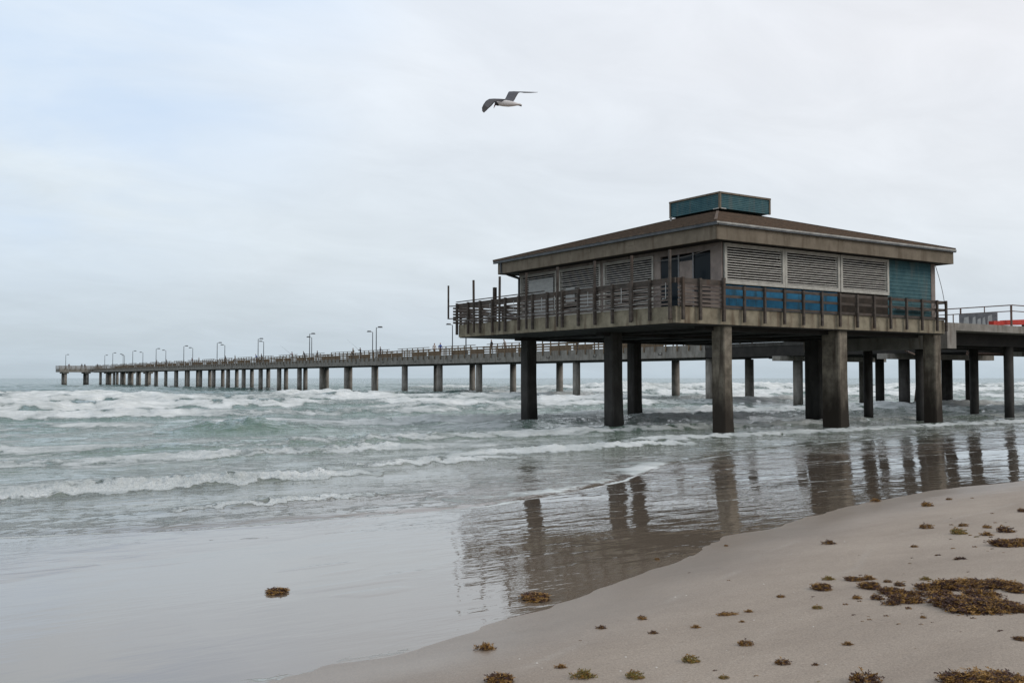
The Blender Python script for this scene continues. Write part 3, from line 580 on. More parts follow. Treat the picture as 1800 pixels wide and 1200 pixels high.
# tall poles fixed outside the railing
for y in (27.98,30.2,32.6,35.25,37.65,39.95,42.3):
    b=MB(); zt_=4.87+E+rb.uniform(-.03,.03); b.bar((PX0-.23,y,2.25+E),(PX0-.23+rb.uniform(-.03,.03),y+rb.uniform(-.03,.03),zt_),.085,.085); b.build('tall_pole','rail_wood',railo)
b=MB(); b.bar((28.1,PY1-.02,DT),(28.1,PY1-.02,4.79+E),.16,.16); b.build('tall_pole','rail_wood',railo)
b=MB(); b.bar((PX0-.3,44.75,3.05+E),(PX0-.3,44.75,4.80+E),.07,.07); b.bar((PX0-.3,44.75,3.07+E),(PX0-.05,44.2,3.07+E),.03,.05); b.bar((PX0-.3,44.75,3.72+E),(PX0-.05,44.2,3.72+E),.03,.05); b.build('tall_pole','rail_wood',railo)
# thin white rod holders on the inner side
for y in (28.35,31.0,33.2,35.6,36.6,38.9,41.0,43.2):
    b=MB(); x=PX0-.10; b.tube([(x,y,DT+.9),(x,y,DT+.3),(x+.02,y+.22,DT+.3)],.014,6); b.build('rod_holder','pipe_white',railo)
# deck-edge furniture: bench line seen through the right railing
b=MB(); b.box(40.0,42.4,WY0-.25,WY0-.05,DT+.42,DT+.47); b.build('ledge','wall_beige',pav)
# cables
b=MB(); pts=[]
ctl=[(44.0,2.99),(40.5,2.98),(36.5,2.93),(33.6,2.97),(31.8,2.86),(30.0,2.93),(28.2,3.4)]
for (ya,za),(yb,zb2) in zip(ctl,ctl[1:]):
    for k in range(8):
        t=k/8; pts.append((PX0-.25,ya+(yb-ya)*t,za+(zb2-za)*t-.10*math.sin(math.pi*t)+E))
b.tube(pts,.010,6); o=b.build('cable','cable'); tag(o,'pale cable sagging along the left edge of the pavilion deck','cable')
b=MB(); pts=[(42.9+t*.55+ .25*math.sin(t*2.2),28.2-.0*t,5.38+E-2.2*t) for t in np.linspace(0,1,14)]
b.tube(pts,.014,6); o=b.build('cable','cable'); tag(o,'thin wire hanging from the right corner of the pavilion roof','cable')
b=MB()
pts=[(WX0-.25+.0*t,33.5-5.2*t,5.15+E-.35*math.sin(math.pi*t)*.6+.1*t) for t in np.linspace(0,1,14)]
b.tube(pts,.013,6); o=b.build('cable','cable'); tag(o,'thin wire strung under the eave across the dark windows','cable')
# ================================================================== CONNECTING BRIDGE
br=empty('bridge',(52,32,0),0,'concrete bridge slab joining the pavilion to the main pier','bridge')
b=MB(); b.box(45.15,65.7,29.1,38,2.38+E,2.76+E); b.build('slab','pier_concrete',br)
b=MB(); b.box(45.1,45.85,29.05,38,1.47+E,2.755+E); b.build('edge_beam','pier_concrete',br)
b=MB()
for y in (30.6,33.2,35.8): b.box(45.9,65.6,y-.25,y+.25,1.72+E,2.379+E)
b.box(43.2,45.08,30.5,37,2.2+E,2.7+E)
b.build('girders','shaded_underside',br)
def column(parent,x,y,top,r,matn='dark_concrete'):
    b=MB(); b.tube([(x,y,-1.6),(x,y,.4),(x,y,top)],[r*1.04,r,r],18); return b.build('column',matn,parent,smooth=True)
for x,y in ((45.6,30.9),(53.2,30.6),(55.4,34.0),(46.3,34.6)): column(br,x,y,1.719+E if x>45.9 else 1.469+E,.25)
b=MB()
X_=51.2
b.tube([(X_,29.2,3.87+E),(X_,38,3.87+E)],.028,6); b.tube([(X_,29.2,3.55+E),(X_,38,3.55+E)],.024,6)
b.tube([(X_,29.2,3.87+E),(64.5,29.2,3.87+E)],.028,6); b.tube([(X_,29.2,3.55+E),(64.5,29.2,3.55+E)],.024,6)
hr=b.build('handrail','rust_metal',br)
for (x,y,r,zt2) in ((X_,32.15,.045,3.87),(X_,30.75,.028,3.87),(X_,29.25,.055,3.87),(X_,32.6,.03,3.55),(X_,35.0,.04,3.87),(X_,37.5,.04,3.87),(53.6,29.2,.04,3.87),(56,29.2,.04,3.87),(58.4,29.2,.04,3.87),(60.8,29.2,.04,3.87),(63.2,29.2,.04,3.87)):
    b=MB(); b.tube([(x,y,2.76+E),(x,y,zt2+E-.01)],r,6); b.build('post','rust_metal',hr)
# service pipes under the platform
b=MB(); b.tube([(55,38.3,1.70+E),(78,52,1.55+E)],.06,8); o=b.build('service_pipe','rust_metal'); tag(o,'thin dark service pipe running under the right hand platform','pipe')
b=MB(); b.tube([(62,38.5,1.62+E),(85,38.5,1.62+E)],.10,8); b.bar((62,38.5,1.62+E),(62,38.5,1.9+E),.05,.05);  o=b.build('service_pipe','rust_metal'); tag(o,'thicker dark service pipe at the right edge below the platform','pipe')
b=MB(); b.tube([(78.75,53.6,1.75+E),(78.72,53.6,1.1+E),(78.65,53.6,.2+E),(78.5,53.6,-.9+E),(78.25,53.6,-2.2+E)],.11,8); o=b.build('drain_pipe','rust_metal'); tag(o,'bent rusty drain pipe hanging down among the columns beside the right pavilion stilt','pipe')
# graffiti board
gb=empty('barrier_board',(51.1,31,2.76+E),0,'grey board with white graffiti patches behind the thin handrail','board')
b=MB(); b.box(51.04,51.10,29.95,32.15,2.77+E,3.53+E); bo=b.build('panel','teal_grey' if 'teal_grey' in M else 'metal',gb)
b=MB(); rg=random.Random(9)
for (y0,y1,z0_,z1_) in ((31.55,31.9,.1,.62),(31.15,31.38,.1,.6),(30.85,31.1,.05,.5),(30.6,30.8,.1,.55),(30.2,30.5,.12,.65)):
    yy=[y0,y1]; b.poly([(51.036,y1,2.77+E+z0_),(51.036,y0,2.77+E+z0_-.03),(51.036,y0+.03,2.77+E+z1_),(51.036,y1-.05,2.77+E+z1_-.08)],[(0,1,2,3)])
b.build('graffiti','pipe_white',bo)
# red beam
rd=empty('red_barrier',(50.7,29.6,2.76+E),0,'low red barrier lying on the slab at the right edge','barrier')
b=MB(); P0=Vector((50.15,29.75,2.90+E)); P1=Vector((53.2,29.35,3.0+E))
b.bar(P0,P1,.32,.22); b.bar(P0+Vector((1.0,-.05,.06)),P1+Vector((0,0,.06)),.36,.24); b.build('beam','red',rd)
b=MB(); b.bar(P0+Vector((.55,-.15,-.04)),P0+Vector((2.0,-.34,-.01)),.03,.09); b.build('pale_strip','pipe_white',rd)
b=MB(); b.box(50.2,50.4,29.6,29.9,2.762+E,2.80+E); b.box(52.8,53.0,29.3,29.6,2.762+E,2.9+E); b.build('foot','lamp',rd)
# ================================================================== THE LONG PIER
PB,PT=1.92+E,3.08+E
pier=empty('fishing_pier',(69,200,0),0,'long concrete fishing pier on round piles running out to sea','pier')
b=MB(); b.box(65.8,72.6,67.0,355,PB,PT); b.build('deck','pier_concrete',pier)
b=MB(); b.box(66.2,72.2,67.2,355,PB-.12,PB-.002); b.build('underside_ledge','shaded_underside',pier)
b=MB(); b.box(55.5,86,355.002,362,PB,PT); b.build('pier_head_deck','pier_concrete',pier)
# landward part on girders and cap beams
b=MB(); b.box(65.8,79,10,66.99,2.75+E,PT-.01); b.build('landward_deck','dark_concrete',pier)  # darkened concrete: the shade is painted into this part's colour
b=MB()
for x in (66.6,69.3,72.0,74.7,77.4): b.box(x-.35,x+.35,10.05,66.95,1.86+E,2.749+E)
b.box(65.85,66.24,10.05,66.9,1.87+E,2.748+E)
b.build('landward_girders','shaded_underside',pier)  # near-black colour stands in for the shade on these girders
for y in (57.7,47.3,36.9,26.5):
    b=MB(); b.box(65.0,79.3,y-.45,y+.45,1.45+E,1.858+E); b.build('cap_beam','pier_concrete',pier)
    for x in (67.7,73.3,76.6): column(pier,x,y,1.449+E,.42,'pier_concrete' if y>50 else 'dark_concrete')  # columns nearer land take the concrete with shade in its colour
column(pier,71.8,52.5,1.85+E,.36)
pm=MB(); pm.tube([(0,0,-1.8),(0,0,.5),(0,0,PB-.122)],[.45,.43,.42],16); pile=pm.mesh('pile','pier_concrete',smooth=True)
for k in range(28):
    y=67.3+10.35*k
    for x in (66.75,72.0): inst('pile',pile,pier,(x,y,0))
for x in (57.6,64.4,71.6,78.8,84.6):
    for y in (356.2,360.8): inst('pile',pile,pier,(x,y,0),scale=(1.15,1.15,1.012))
b=MB()
for x in (57.6,64.4,71.6,78.8,84.6): b.box(x-.9,x+.9,355.3,361.7,PB-.45,PB-.002)
b.build('head_cap_beams','pier_concrete',pier)
def prail(x,side,name,y0=55.0):
    r=MB(); zl=[.35,.65,.95]
    for z in zl: r.bar((x,y0,3.02+E+z-.08),(x,355,3.02+E+z-.08),.05,.12)
    y=y0+4
    per=12.25; k=0
    a0=108-per*4.0
    while a0+9.4<355:
        if a0>y0: r.bar((x,a0,4.20+E),(x,a0+9.4,4.20+E),.14,.07)
        a0+=per
    return r.build(name,'pier_wood',pier)
nr=prail(65.74,-1,'near_railing'); fr_=prail(72.66,1,'far_railing',67.2)
pp=MB(); pp.box(-.05,.05,-.055,.055,0,1.42); pp=pp.mesh('post','pier_wood')
pl=MB(); pl.box(-.05,.05,-.055,.055,0,1.68); pl=pl.mesh('post','pier_wood')
ys=np.arange(67.4,354.5,1.6)
rest=MB()
for i,y in enumerate(ys):
    ph=((y-(108-49.0))%12.25)<9.5
    if i<98: inst('post',pl if ph else pp,nr,(65.66,y,2.55+E))
    else: rest.box(65.61,65.71,y-.055,y+.055,2.55+E,(4.23 if ph else 3.97)+E)
for i,y in enumerate(np.arange(67.6,354.5,1.6)):
    ph=((y-(108-49.0))%12.25)<9.5
    rest.box(72.69,72.79,y-.055,y+.055,2.55+E,(4.23 if ph else 3.97)+E)
for x in np.arange(55.6,86,1.6): rest.box(x-.05,x+.05,354.86,354.96,2.55+E,4.1+E); rest.box(x-.05,x+.05,362.04,362.14,2.55+E,4.1+E)
o=rest.build('railing_posts','pier_wood',pier); o['kind']='stuff'
b=MB()
for z in (3.3,3.6,3.95):
    b.bar((55.5,354.95,z+E),(65.7,354.95,z+E),.05,.14); b.bar((72.7,354.95,z+E),(86,354.95,z+E),.05,.14); b.bar((55.5,362.05,z+E),(86,362.05,z+E),.05,.14); b.bar((55.45,355,z+E),(55.45,362,z+E),.05,.14)
b.build('head_railing','pier_wood',pier)
# wooden windbreak boards on the far side of the low stretches
a0=108-12.25*3.
while a0<345:
    for u0,u1 in ((9.0,12.6),(1.0,5.5)):
        b=MB(); b.box(72.55,72.60,a0+u0,a0+u1,3.1+E,3.95+E); b.build('windbreak_board','pier_wood',fr_)
    a0+=12.25
rg=random.Random(2)
for i in range(14):
    y=72+i*10.35+rg.uniform(-1,1); x=65.78
    b=MB(); b.bar((x,y,2.5+E),(x,y+.0,2.25+E),.03,.05); b.bar((x,y,2.25+E),(x,y+.5,2.25+E),.03,.05); b.bar((x,y+.5,2.25+E),(x,y+.5,2.45+E),.03,.05); b.build('edge_bracket','dark_concrete',pier)
# ---- lamps
lp=MB(); lp.tube([(0,0,0),(0,0,2.4),(0,0,4.62)],[.085,.075,.06],8); lp.tube([(0,0,0),(0,0,.12)],.16,8); pole_m=lp.mesh('pole','lamp')
la=MB(); la.tube([(-.03,0,4.58),(.4,0,4.66)],.03,6); arm_m=la.mesh('arm','lamp')
lh=MB()
vs=[];prof=[(.30,.13,.05),(.38,.20,.12),(.85,.24,.13),(1.0,.15,.06)]
for (x,w_,h_) in prof: vs+=[(x,-w_,4.62),(x,w_,4.62),(x,w_*.8,4.62+h_*1.6),(x,-w_*.8,4.62+h_*1.6)]
fs=[]
for i in range(3):
    for j in range(4): fs.append((i*4+j,i*4+(j+1)%4,i*4+4+(j+1)%4,i*4+4+j))
fs+=[(3,2,1,0),(12,13,14,15)]
lh.poly(vs,fs); head_m=lh.mesh('lamp_head','lamp')
ordn=['first','second','third','fourth','fifth','sixth','seventh','eighth','ninth','tenth']
near_y=[111.0+26.8*k for k in range(9)]; far_y=[125.0+26.8*k for k in range(9)]
def lamp(x,y,rz,label,dbl=False,ok=True):
    e=empty('street_lamp',(x,y,3.08+E),rz,label,'lamp post','lamp posts along the pier')
    for nme,me in (('pole',pole_m),('arm',arm_m),('lamp_head',head_m)):
        o=bpy.data.objects.new(nme,me); COL.objects.link(o); o.parent=e
    return e
for k,y in enumerate(near_y): lamp(66.15,y,0,('%s near side lamp post from the pavilion, its head turned right'%ordn[k]) if k else 'lamp post rising from the near side of the pier, partly hidden by the pavilion deck')
for k,y in enumerate(far_y): lamp(72.2,y,math.pi,'%s far side lamp post from the pavilion, its head turned left'%ordn[k])
lamp(58.0,358.5,0,'tiny lamp post standing alone at the seaward left end of the pier')
lamp(70.5,359.5,0,'faint lamp post on the pier head, at the right of the lone end lamp')
lamp(76.5,357.5,math.pi,'faint lamp post on the right wing of the pier head')
# ---- people on the pier
def person_mat(nm,shirt,pants,hair=(.02,.015,.01)):
    res=[]
    for n_,c_ in (('skin',(.30,.17,.12)),('shirt',shirt),('trousers',pants),('hair',hair)):
        m_,t_,b_=mat(nm+'_'+n_); b_.inputs['Base Color'].default_value=(*c_,1); b_.inputs['Roughness'].default_value=.85; res.append(m_)
    return res
def body_mesh(pose,mats,scale=1.0):
    # joints -> (pos, radius)
    lean=pose.get('lean',0); arm=pose.get('arm',0); st=pose.get('step',.12)
    J={}
    def tl(y,z): # lean torso about the hip
        c,s=math.cos(lean),math.sin(lean); dz=z-.92; return (y*c+dz*s, .92+dz*c-y*s)
    def P(x,y,z):
        y2,z2=tl(y,z); return (x,y2,z2)
    V=[((0,0,.92),.135),(P(0,0,1.10),.135),(P(0,0,1.30),.155),(P(0,0,1.42),.10),(P(0,.01,1.50),.058),(P(0,.02,1.58),.085),(P(0,.02,1.66),.10),(P(0,.01,1.73),.075)]
    Ed=[(i,i+1) for i in range(7)]
    def addp(p,r,par): V.append((p,r)); Ed.append((par,len(V)-1)); return len(V)-1
    for sx in (-1,1):
        h=addp((sx*.10,0,.86),.095,0); k=addp((sx*.11,sx*st*.5+.03,.48),.062,h); a=addp((sx*.11,sx*st-.02,.09),.042,k); addp((sx*.12,sx*st+.14,.04),.038,a)
        s_=addp(P(sx*.19,0,1.38),.062,2)
        if arm==1: e=addp(P(sx*.25,.10,1.16),.045,s_); hnd=addp(P(sx*.12,.36,1.12),.032,e)
        elif arm==2: e=addp(P(sx*.26,.16,1.22),.045,s_); hnd=addp(P(sx*.10,.38,1.36),.032,e)
        else: e=addp(P(sx*.27,-.03,1.12),.045,s_); hnd=addp(P(sx*.26,.08,.86),.032,e)
        addp(P(sx*(.25 if arm==0 else .10),.42 if arm else .10,1.10 if arm==1 else (1.42 if arm==2 else .76)),.026,hnd)
    me=bpy.data.meshes.new('tmp'); me.from_pydata([v[0] for v in V],Ed,[]); ob=bpy.data.objects.new('tmp',me); COL.objects.link(ob)
    m_=ob.modifiers.new('s','SKIN'); m_.use_smooth_shade=True
    for i,(p_,r_) in enumerate(V): me.skin_vertices[0].data[i].radius=(r_,r_*(.75 if i in (0,1,2,3) else 1))
    me.skin_vertices[0].data[0].use_root=True
    ob.modifiers.new('u','SUBSURF').levels=1
    dg=bpy.context.evaluated_depsgraph_get(); ev=ob.evaluated_get(dg); m2=bpy.data.meshes.new_from_object(ev); m2.name='body'
    bpy.data.objects.remove(ob)
    m2.materials.clear()
    for q in mats: m2.materials.append(q)
    cl,sl=math.cos(-lean),math.sin(-lean)
    for f in m2.polygons:
        c=f.center; dy,dz=c.y,c.z-.92; z=.92+dz*cl-dy*sl if c.z>.92 else c.z; y=dy*cl+dz*sl if c.z>.92 else c.y
        f.material_index=(3 if (z>1.69 or (z>1.6 and y<.0)) else 0) if z>1.48 else (0 if (abs(c.x)>.22 and z<1.05 and c.z>.7) or (arm and y>.22 and z>.9) else (1 if z>.93 else (2 if z>.08 else 3)))
    return m2
outfits=[('dark_coat',(.03,.03,.035),(.03,.035,.05)),('tan_jacket',(.16,.12,.08),(.05,.05,.06)),('blue_hoodie',(.02,.06,.30),(.10,.05,.04)),('pale_shirt',(.42,.36,.33),(.14,.10,.08)),('grey_top',(.10,.10,.12),(.04,.04,.05)),('maroon_top',(.12,.03,.035),(.03,.03,.04))]
bodies={}
for i,(n_,s_,p_) in enumerate(outfits):
    mm_=person_mat(n_,s_,p_)
    for j,po in enumerate((dict(),dict(lean=.35,arm=1),dict(lean=.08,arm=2))): bodies[(i,j)]=body_mesh(po,mm_)
# y along the pier, x offset, outfit, pose, facing, label
PPL=[(120.3,66.6,3,0,180,'person in a pale top on the pier, left of the one in blue'),
 (118.8,66.7,2,0,170,'person in a bright blue hooded top standing at the near pier rail'),
 (105.0,66.3,0,0,90,'bulky dark clad person at the near pier rail just left of the dark stilt'),
 (102.2,66.6,3,1,90,'person in a pale top leaning at the pier rail against the dark stilt'),
 (88.0,66.9,4,0,0,'dark grey figure behind the pier rail between two dark stilts'),
 (137.9,66.9,4,0,90,'tall thin figure beside the near lamp post in mid pier'),
 (146.6,66.3,1,0,90,'stocky tan clad person at the near rail left of the mid pier lamps'),
 (144.0,66.4,0,2,30,'person holding up a fishing rod beside the stocky tan clad one'),
 (163.6,67.2,4,0,90,'small dark figure at the foot of the paired lamp posts'),
 (167.2,66.3,0,1,90,'small dark figure bent over the rail left of the paired lamp posts'),
 (173.5,66.4,5,2,60,'small maroon figure farther left along the near rail with a rod'),
 (190.7,66.6,0,0,90,'dark figure right of the fourth near lamp post'),
 (192.8,66.4,2,1,90,'dark blue figure left of the fourth near lamp post'),
 (206.5,66.4,1,0,90,'tiny tan figure on the pier between the fourth and fifth near lamps'),
 (213.0,66.4,0,0,90,'tiny dark figure just right of the fifth near lamp'),
 (233.0,66.4,1,0,90,'tiny tan figure in the middle of the far half of the pier'),
 (238.5,66.5,5,1,90,'tiny maroon figure bending at the rail right of the sixth near lamp'),
 (262.0,66.4,0,0,90,'tiny dark figure near the seventh near lamp'),
 (272.0,66.4,1,0,90,'tiny tan figure left of the seventh near lamp'),
 (356.0,67.5,0,0,180,'speck of a dark figure on the pier head near its middle'),
 (356.0,63.5,4,1,180,'speck of a grey figure on the left wing of the pier head'),
 (356.0,62.6,0,0,180,'speck of a dark figure on the left wing beside the grey one'),
 (356.0,58.6,5,1,180,'speck of a maroon figure nearest the seaward end lamp')]
for (y,x,o_,p_,rz,lab) in PPL:
    e=empty('person',(x,y,3.08+E),R(rz),lab,'person'); inst('body',bodies[(o_,p_)],None,(0,0,0)).parent=e
def rod(p,q,label):
    b=MB(); b.tube([p,((p[0]+q[0])/2,(p[1]+q[1])/2,(p[2]+q[2])/2+.03),q],[.016,.011,.005],5); o=b.build('fishing_rod','lamp'); tag(o,label,'fishing rod')
rod((66.2,144.3,4.45+E),(65.0,146.0,6.1+E),'thin fishing rod held up by the person in mid pier')
rod((66.2,173.8,4.4+E),(64.8,175.6,6.0+E),'thin fishing rod held by the small maroon figure')
# ================================================================== GULL
def gull():
    D=15.0
    Rv=Vector((math.cos(YAW),-math.sin(YAW),0)); Fv=Vector((math.sin(YAW)*math.cos(PITCH),math.cos(YAW)*math.cos(PITCH),math.sin(PITCH))); Uv=Rv.cross(Fv)
    C=Vector((0,0,E))+Fv*D+Rv*(-5/1740*D)+Uv*(418/1740*D)
    g=empty('gull',tuple(C),0,'black headed gull gliding left across the overcast sky','bird')
    k=D/1740.
    def W(px,py,dep=0): return Vector((0,0,E))+(Fv+Rv*((px-900)/1740)+Uv*((600-py)/1740))*(D+dep)
    def mk(nm,c,r=.8):
        m_,t_,b_=mat(nm); b_.inputs['Base Color'].default_value=(*c,1); b_.inputs['Roughness'].default_value=r; return m_
    white=mk('gull_white',(.62,.58,.56)); grey=mk('gull_grey',(.075,.075,.085)); black=mk('gull_black',(.03,.028,.03)); red=mk('gull_bill',(.16,.04,.03))
    # body: one lofted surface from nape to tail
    b=MB(); b.tube([W(870,181.5),W(872.5,181),W(877,180.8),W(885,181.5),W(894,182.5),W(902,183),W(908,183.5),W(914,184.2),W(917.5,184.6)],[.018,.034,.047,.053,.050,.038,.024,.014,.006],14,sx=.95,sy=1.0)
    b.mi=1; b.tube([W(876.3,181.6),W(873.6,182.0),W(871.6,183.0),W(870.4,184.2)],[.040,.040,.031,.014],12)
    b.build('body',[white,black],g,smooth=True)
    b=MB(); b.tube([W(871,183.6),W(869.3,186.5),W(867.9,190.8)],[.013,.009,.002],8); b.build('bill',red,g,smooth=True)
    b=MB(); b.poly([W(903,182,.03),W(903,184,-.03),W(914,183.6,-.05),W(916,182.2,.05),W(913.5,181.6,.04),W(903,183,.0)-Uv*.006],[(0,1,2,3,4),(5,2,1),(0,4,3,5),(5,3,2),(0,5,1)]); b.build('tail',white,g)
    b=MB(); b.tube([W(905,184.4),W(912,185.2),W(917,186.6)],[.008,.008,.010],6); b.build('foot',black,g,smooth=True)
    # wings: lofted aerofoil strips (leading edge, trailing edge, depth)
    def wing(st,name):
        n=len(st); vs=[];fs=[];ms=[]
        m_=5
        for (lx,ly,tx,ty,dl,dt,th) in st:
            a=W(lx,ly,dl); c=W(tx,ty,dt); nrm=(c-a).cross(Rv+Fv*.3+Uv*.4); nrm=nrm.normalized() if nrm.length>1e-6 else Uv
            if nrm.dot(Uv)<0: nrm=-nrm
            for t in (0,.15,.4,.75,1): vs.append(a.lerp(c,t)+nrm*th*math.sin(math.pi*min(1,(t*.9+.08)))**.7)
            for t in (.75,.4,.15): vs.append(a.lerp(c,t)-nrm*th*.25)
        q=8
        for i in range(n-1):
            for j in range(q): fs.append((i*q+j,i*q+(j+1)%q,(i+1)*q+(j+1)%q,(i+1)*q+j)); ms.append(1 if i>=n-3 else 0)
        fs.append(tuple(range(q))); fs.append(tuple((n-1)*q+j for j in reversed(range(q)))); ms+=[0,1]
        b=MB(); b.poly(vs,fs); b.m=ms; b.build(name,[grey,black],g,smooth=True)
    # near wing, sweeping left and down
    wing([(888,174.6,893,180.5,-.02,.02,.010),(878,173.9,882,178.8,-.10,-.06,.010),(868,173.7,874,178.2,-.20,-.15,.010),(860,174.2,868.5,181.0,-.28,-.22,.009),(854,177.8,864,186.4,-.33,-.28,.007),(850,183.5,858.8,190.8,-.38,-.34,.005),(847.2,189.5,854.6,195.0,-.42,-.40,.004),(847.6,195.5,850.6,198.6,-.45,-.44,.003)],'wing')
    # far wing, rising then held flat to the right
    wing([(887,175.5,901,180.3,.02,.0,.010),(889.5,171.5,904.5,176.0,.10,.06,.010),(892.5,165.0,907.5,170.2,.20,.15,.009),(894.6,161.4,911.3,164.0,.28,.22,.008),(903,160.9,914.5,162.9,.36,.30,.006),(918,161.4,921,163.8,.40,.37,.005),(932,161.8,933,163.7,.47,.46,.003),(945,162.3,945.5,162.8,.52,.52,.002)],'wing')
gull()
# ================================================================== SEAWEED
def weed_mats():
    res=[]
    for nm,c1,c2 in (('ochre_seaweed',(.36,.19,.035),(.18,.09,.02)),('dark_seaweed',(.095,.036,.02),(.036,.015,.010)),('olive_seaweed',(.25,.19,.04),(.11,.08,.02))):
        m_,t_,b_=mat(nm); l=t_.links; n=add(t_,'ShaderNodeTexNoise'); n.inputs['Scale'].default_value=55; g_=add(t_,'ShaderNodeNewGeometry'); l.new(g_.outputs['Position'],n.inputs['Vector'])
        rp=add(t_,'ShaderNodeValToRGB'); rp.color_ramp.elements[0].position=.38; rp.color_ramp.elements[1].position=.62; rp.color_ramp.elements[0].color=(*c2,1); rp.color_ramp.elements[1].color=(*c1,1); l.new(n.outputs[0],rp.inputs[0]); l.new(rp.outputs[0],b_.inputs['Base Color']); b_.inputs['Roughness'].default_value=.6
        res.append(m_)
    return res
WM=weed_mats()
def weed_mesh(seed,nst,leaf,flat=.5,sprawl=1.0,mixf=.3):
    """tangle of branching fronds with small blades and float bladders; unit radius"""
    rg=random.Random(seed); b=MB()
    lob=[rg.uniform(.38,1.0) for _ in range(9)]
    for i in range(nst):
        a=rg.uniform(0,2*math.pi); la_=a/(2*math.pi)*9; lb=lob[int(la_)%9]*(1-la_%1)+lob[(int(la_)+1)%9]*(la_%1)
        r=math.sqrt(rg.random())*.75*lb; x,y=r*math.cos(a),r*math.sin(a); z=.02+flat*.55*(1-r)*rg.random()
        yaw=a+rg.gauss(0,1.0); el=rg.uniform(-.1,.95)*(1-.5*r)
        Ln=rg.uniform(.22,.5)*lb*sprawl; n=max(3,int(Ln/(leaf*.55))); pts=[]
        p=Vector((x,y,z)); 
        for k in range(n+1):
            pts.append(p.copy()); el_=el-1.4*k/n*rg.uniform(.6,1.1); yaw+=rg.gauss(0,.25)
            p=p+Vector((math.cos(yaw)*math.cos(el_),math.sin(yaw)*math.cos(el_),math.sin(el_)))*Ln/n
            p.z=max(p.z,.01)
        b.mi=1 if rg.random()<mixf else 0
        b.tube(pts,leaf*.07,3,cap=False)
        for k in range(1,n+1):
            for s_ in (0,1):
                q=pts[k]; ya=yaw+rg.uniform(-2.2,2.2); ev=rg.uniform(-.4,1.0); d=Vector((math.cos(ya)*math.cos(ev),math.sin(ya)*math.cos(ev),math.sin(ev)))
                sd_=d.cross(Vector((rg.uniform(-1,1),rg.uniform(-1,1),rg.uniform(-.2,1)))).normalized()*leaf*.17
                l_=leaf*rg.uniform(.6,1.2); nn=d.cross(sd_).normalized()*leaf*.06
                e=q+d*l_; e.z=max(e.z,.005)
                b.poly([q,q+d*l_*.5+sd_,e,q+d*l_*.5-sd_,q+d*l_*.5+nn],[(0,1,4),(1,2,4),(2,3,4),(3,0,4)])
            if rg.random()<.3:
                q=pts[k]+Vector((rg.uniform(-1,1),rg.uniform(-1,1),rg.uniform(0,1)))*leaf*.3; r_=leaf*.13
                b.poly([q+Vector(v)*r_ for v in ((1,0,0),(-1,0,0),(0,1,0),(0,-1,0),(0,0,1),(0,0,-1))],[(0,2,4),(2,1,4),(1,3,4),(3,0,4),(2,0,5),(1,2,5),(3,1,5),(0,3,5)])
    return b
WP={}; WX=[[WM[0],WM[1]],[WM[1],WM[0]],[WM[2],WM[0]]]
for mi in range(3):
    for v in range(3): WP[(mi,'s',v)]=weed_mesh(10+v,80,.20,.75,1.35,.35).mesh('seaweed_clump',WX[mi])
    for v in range(2): WP[(mi,'m',v)]=weed_mesh(30+v,270,.15,.7,1.35,.4).mesh('seaweed_clump',WX[mi])
    for v in range(2): WP[(mi,'l',v)]=weed_mesh(50+v,700,.11,.65,1.1,.42).mesh('seaweed_heap',WX[mi])
    for v in range(2): WP[(mi,'t',v)]=weed_mesh(70+v,16,.34,.35).mesh('seaweed_scrap',WX[mi])
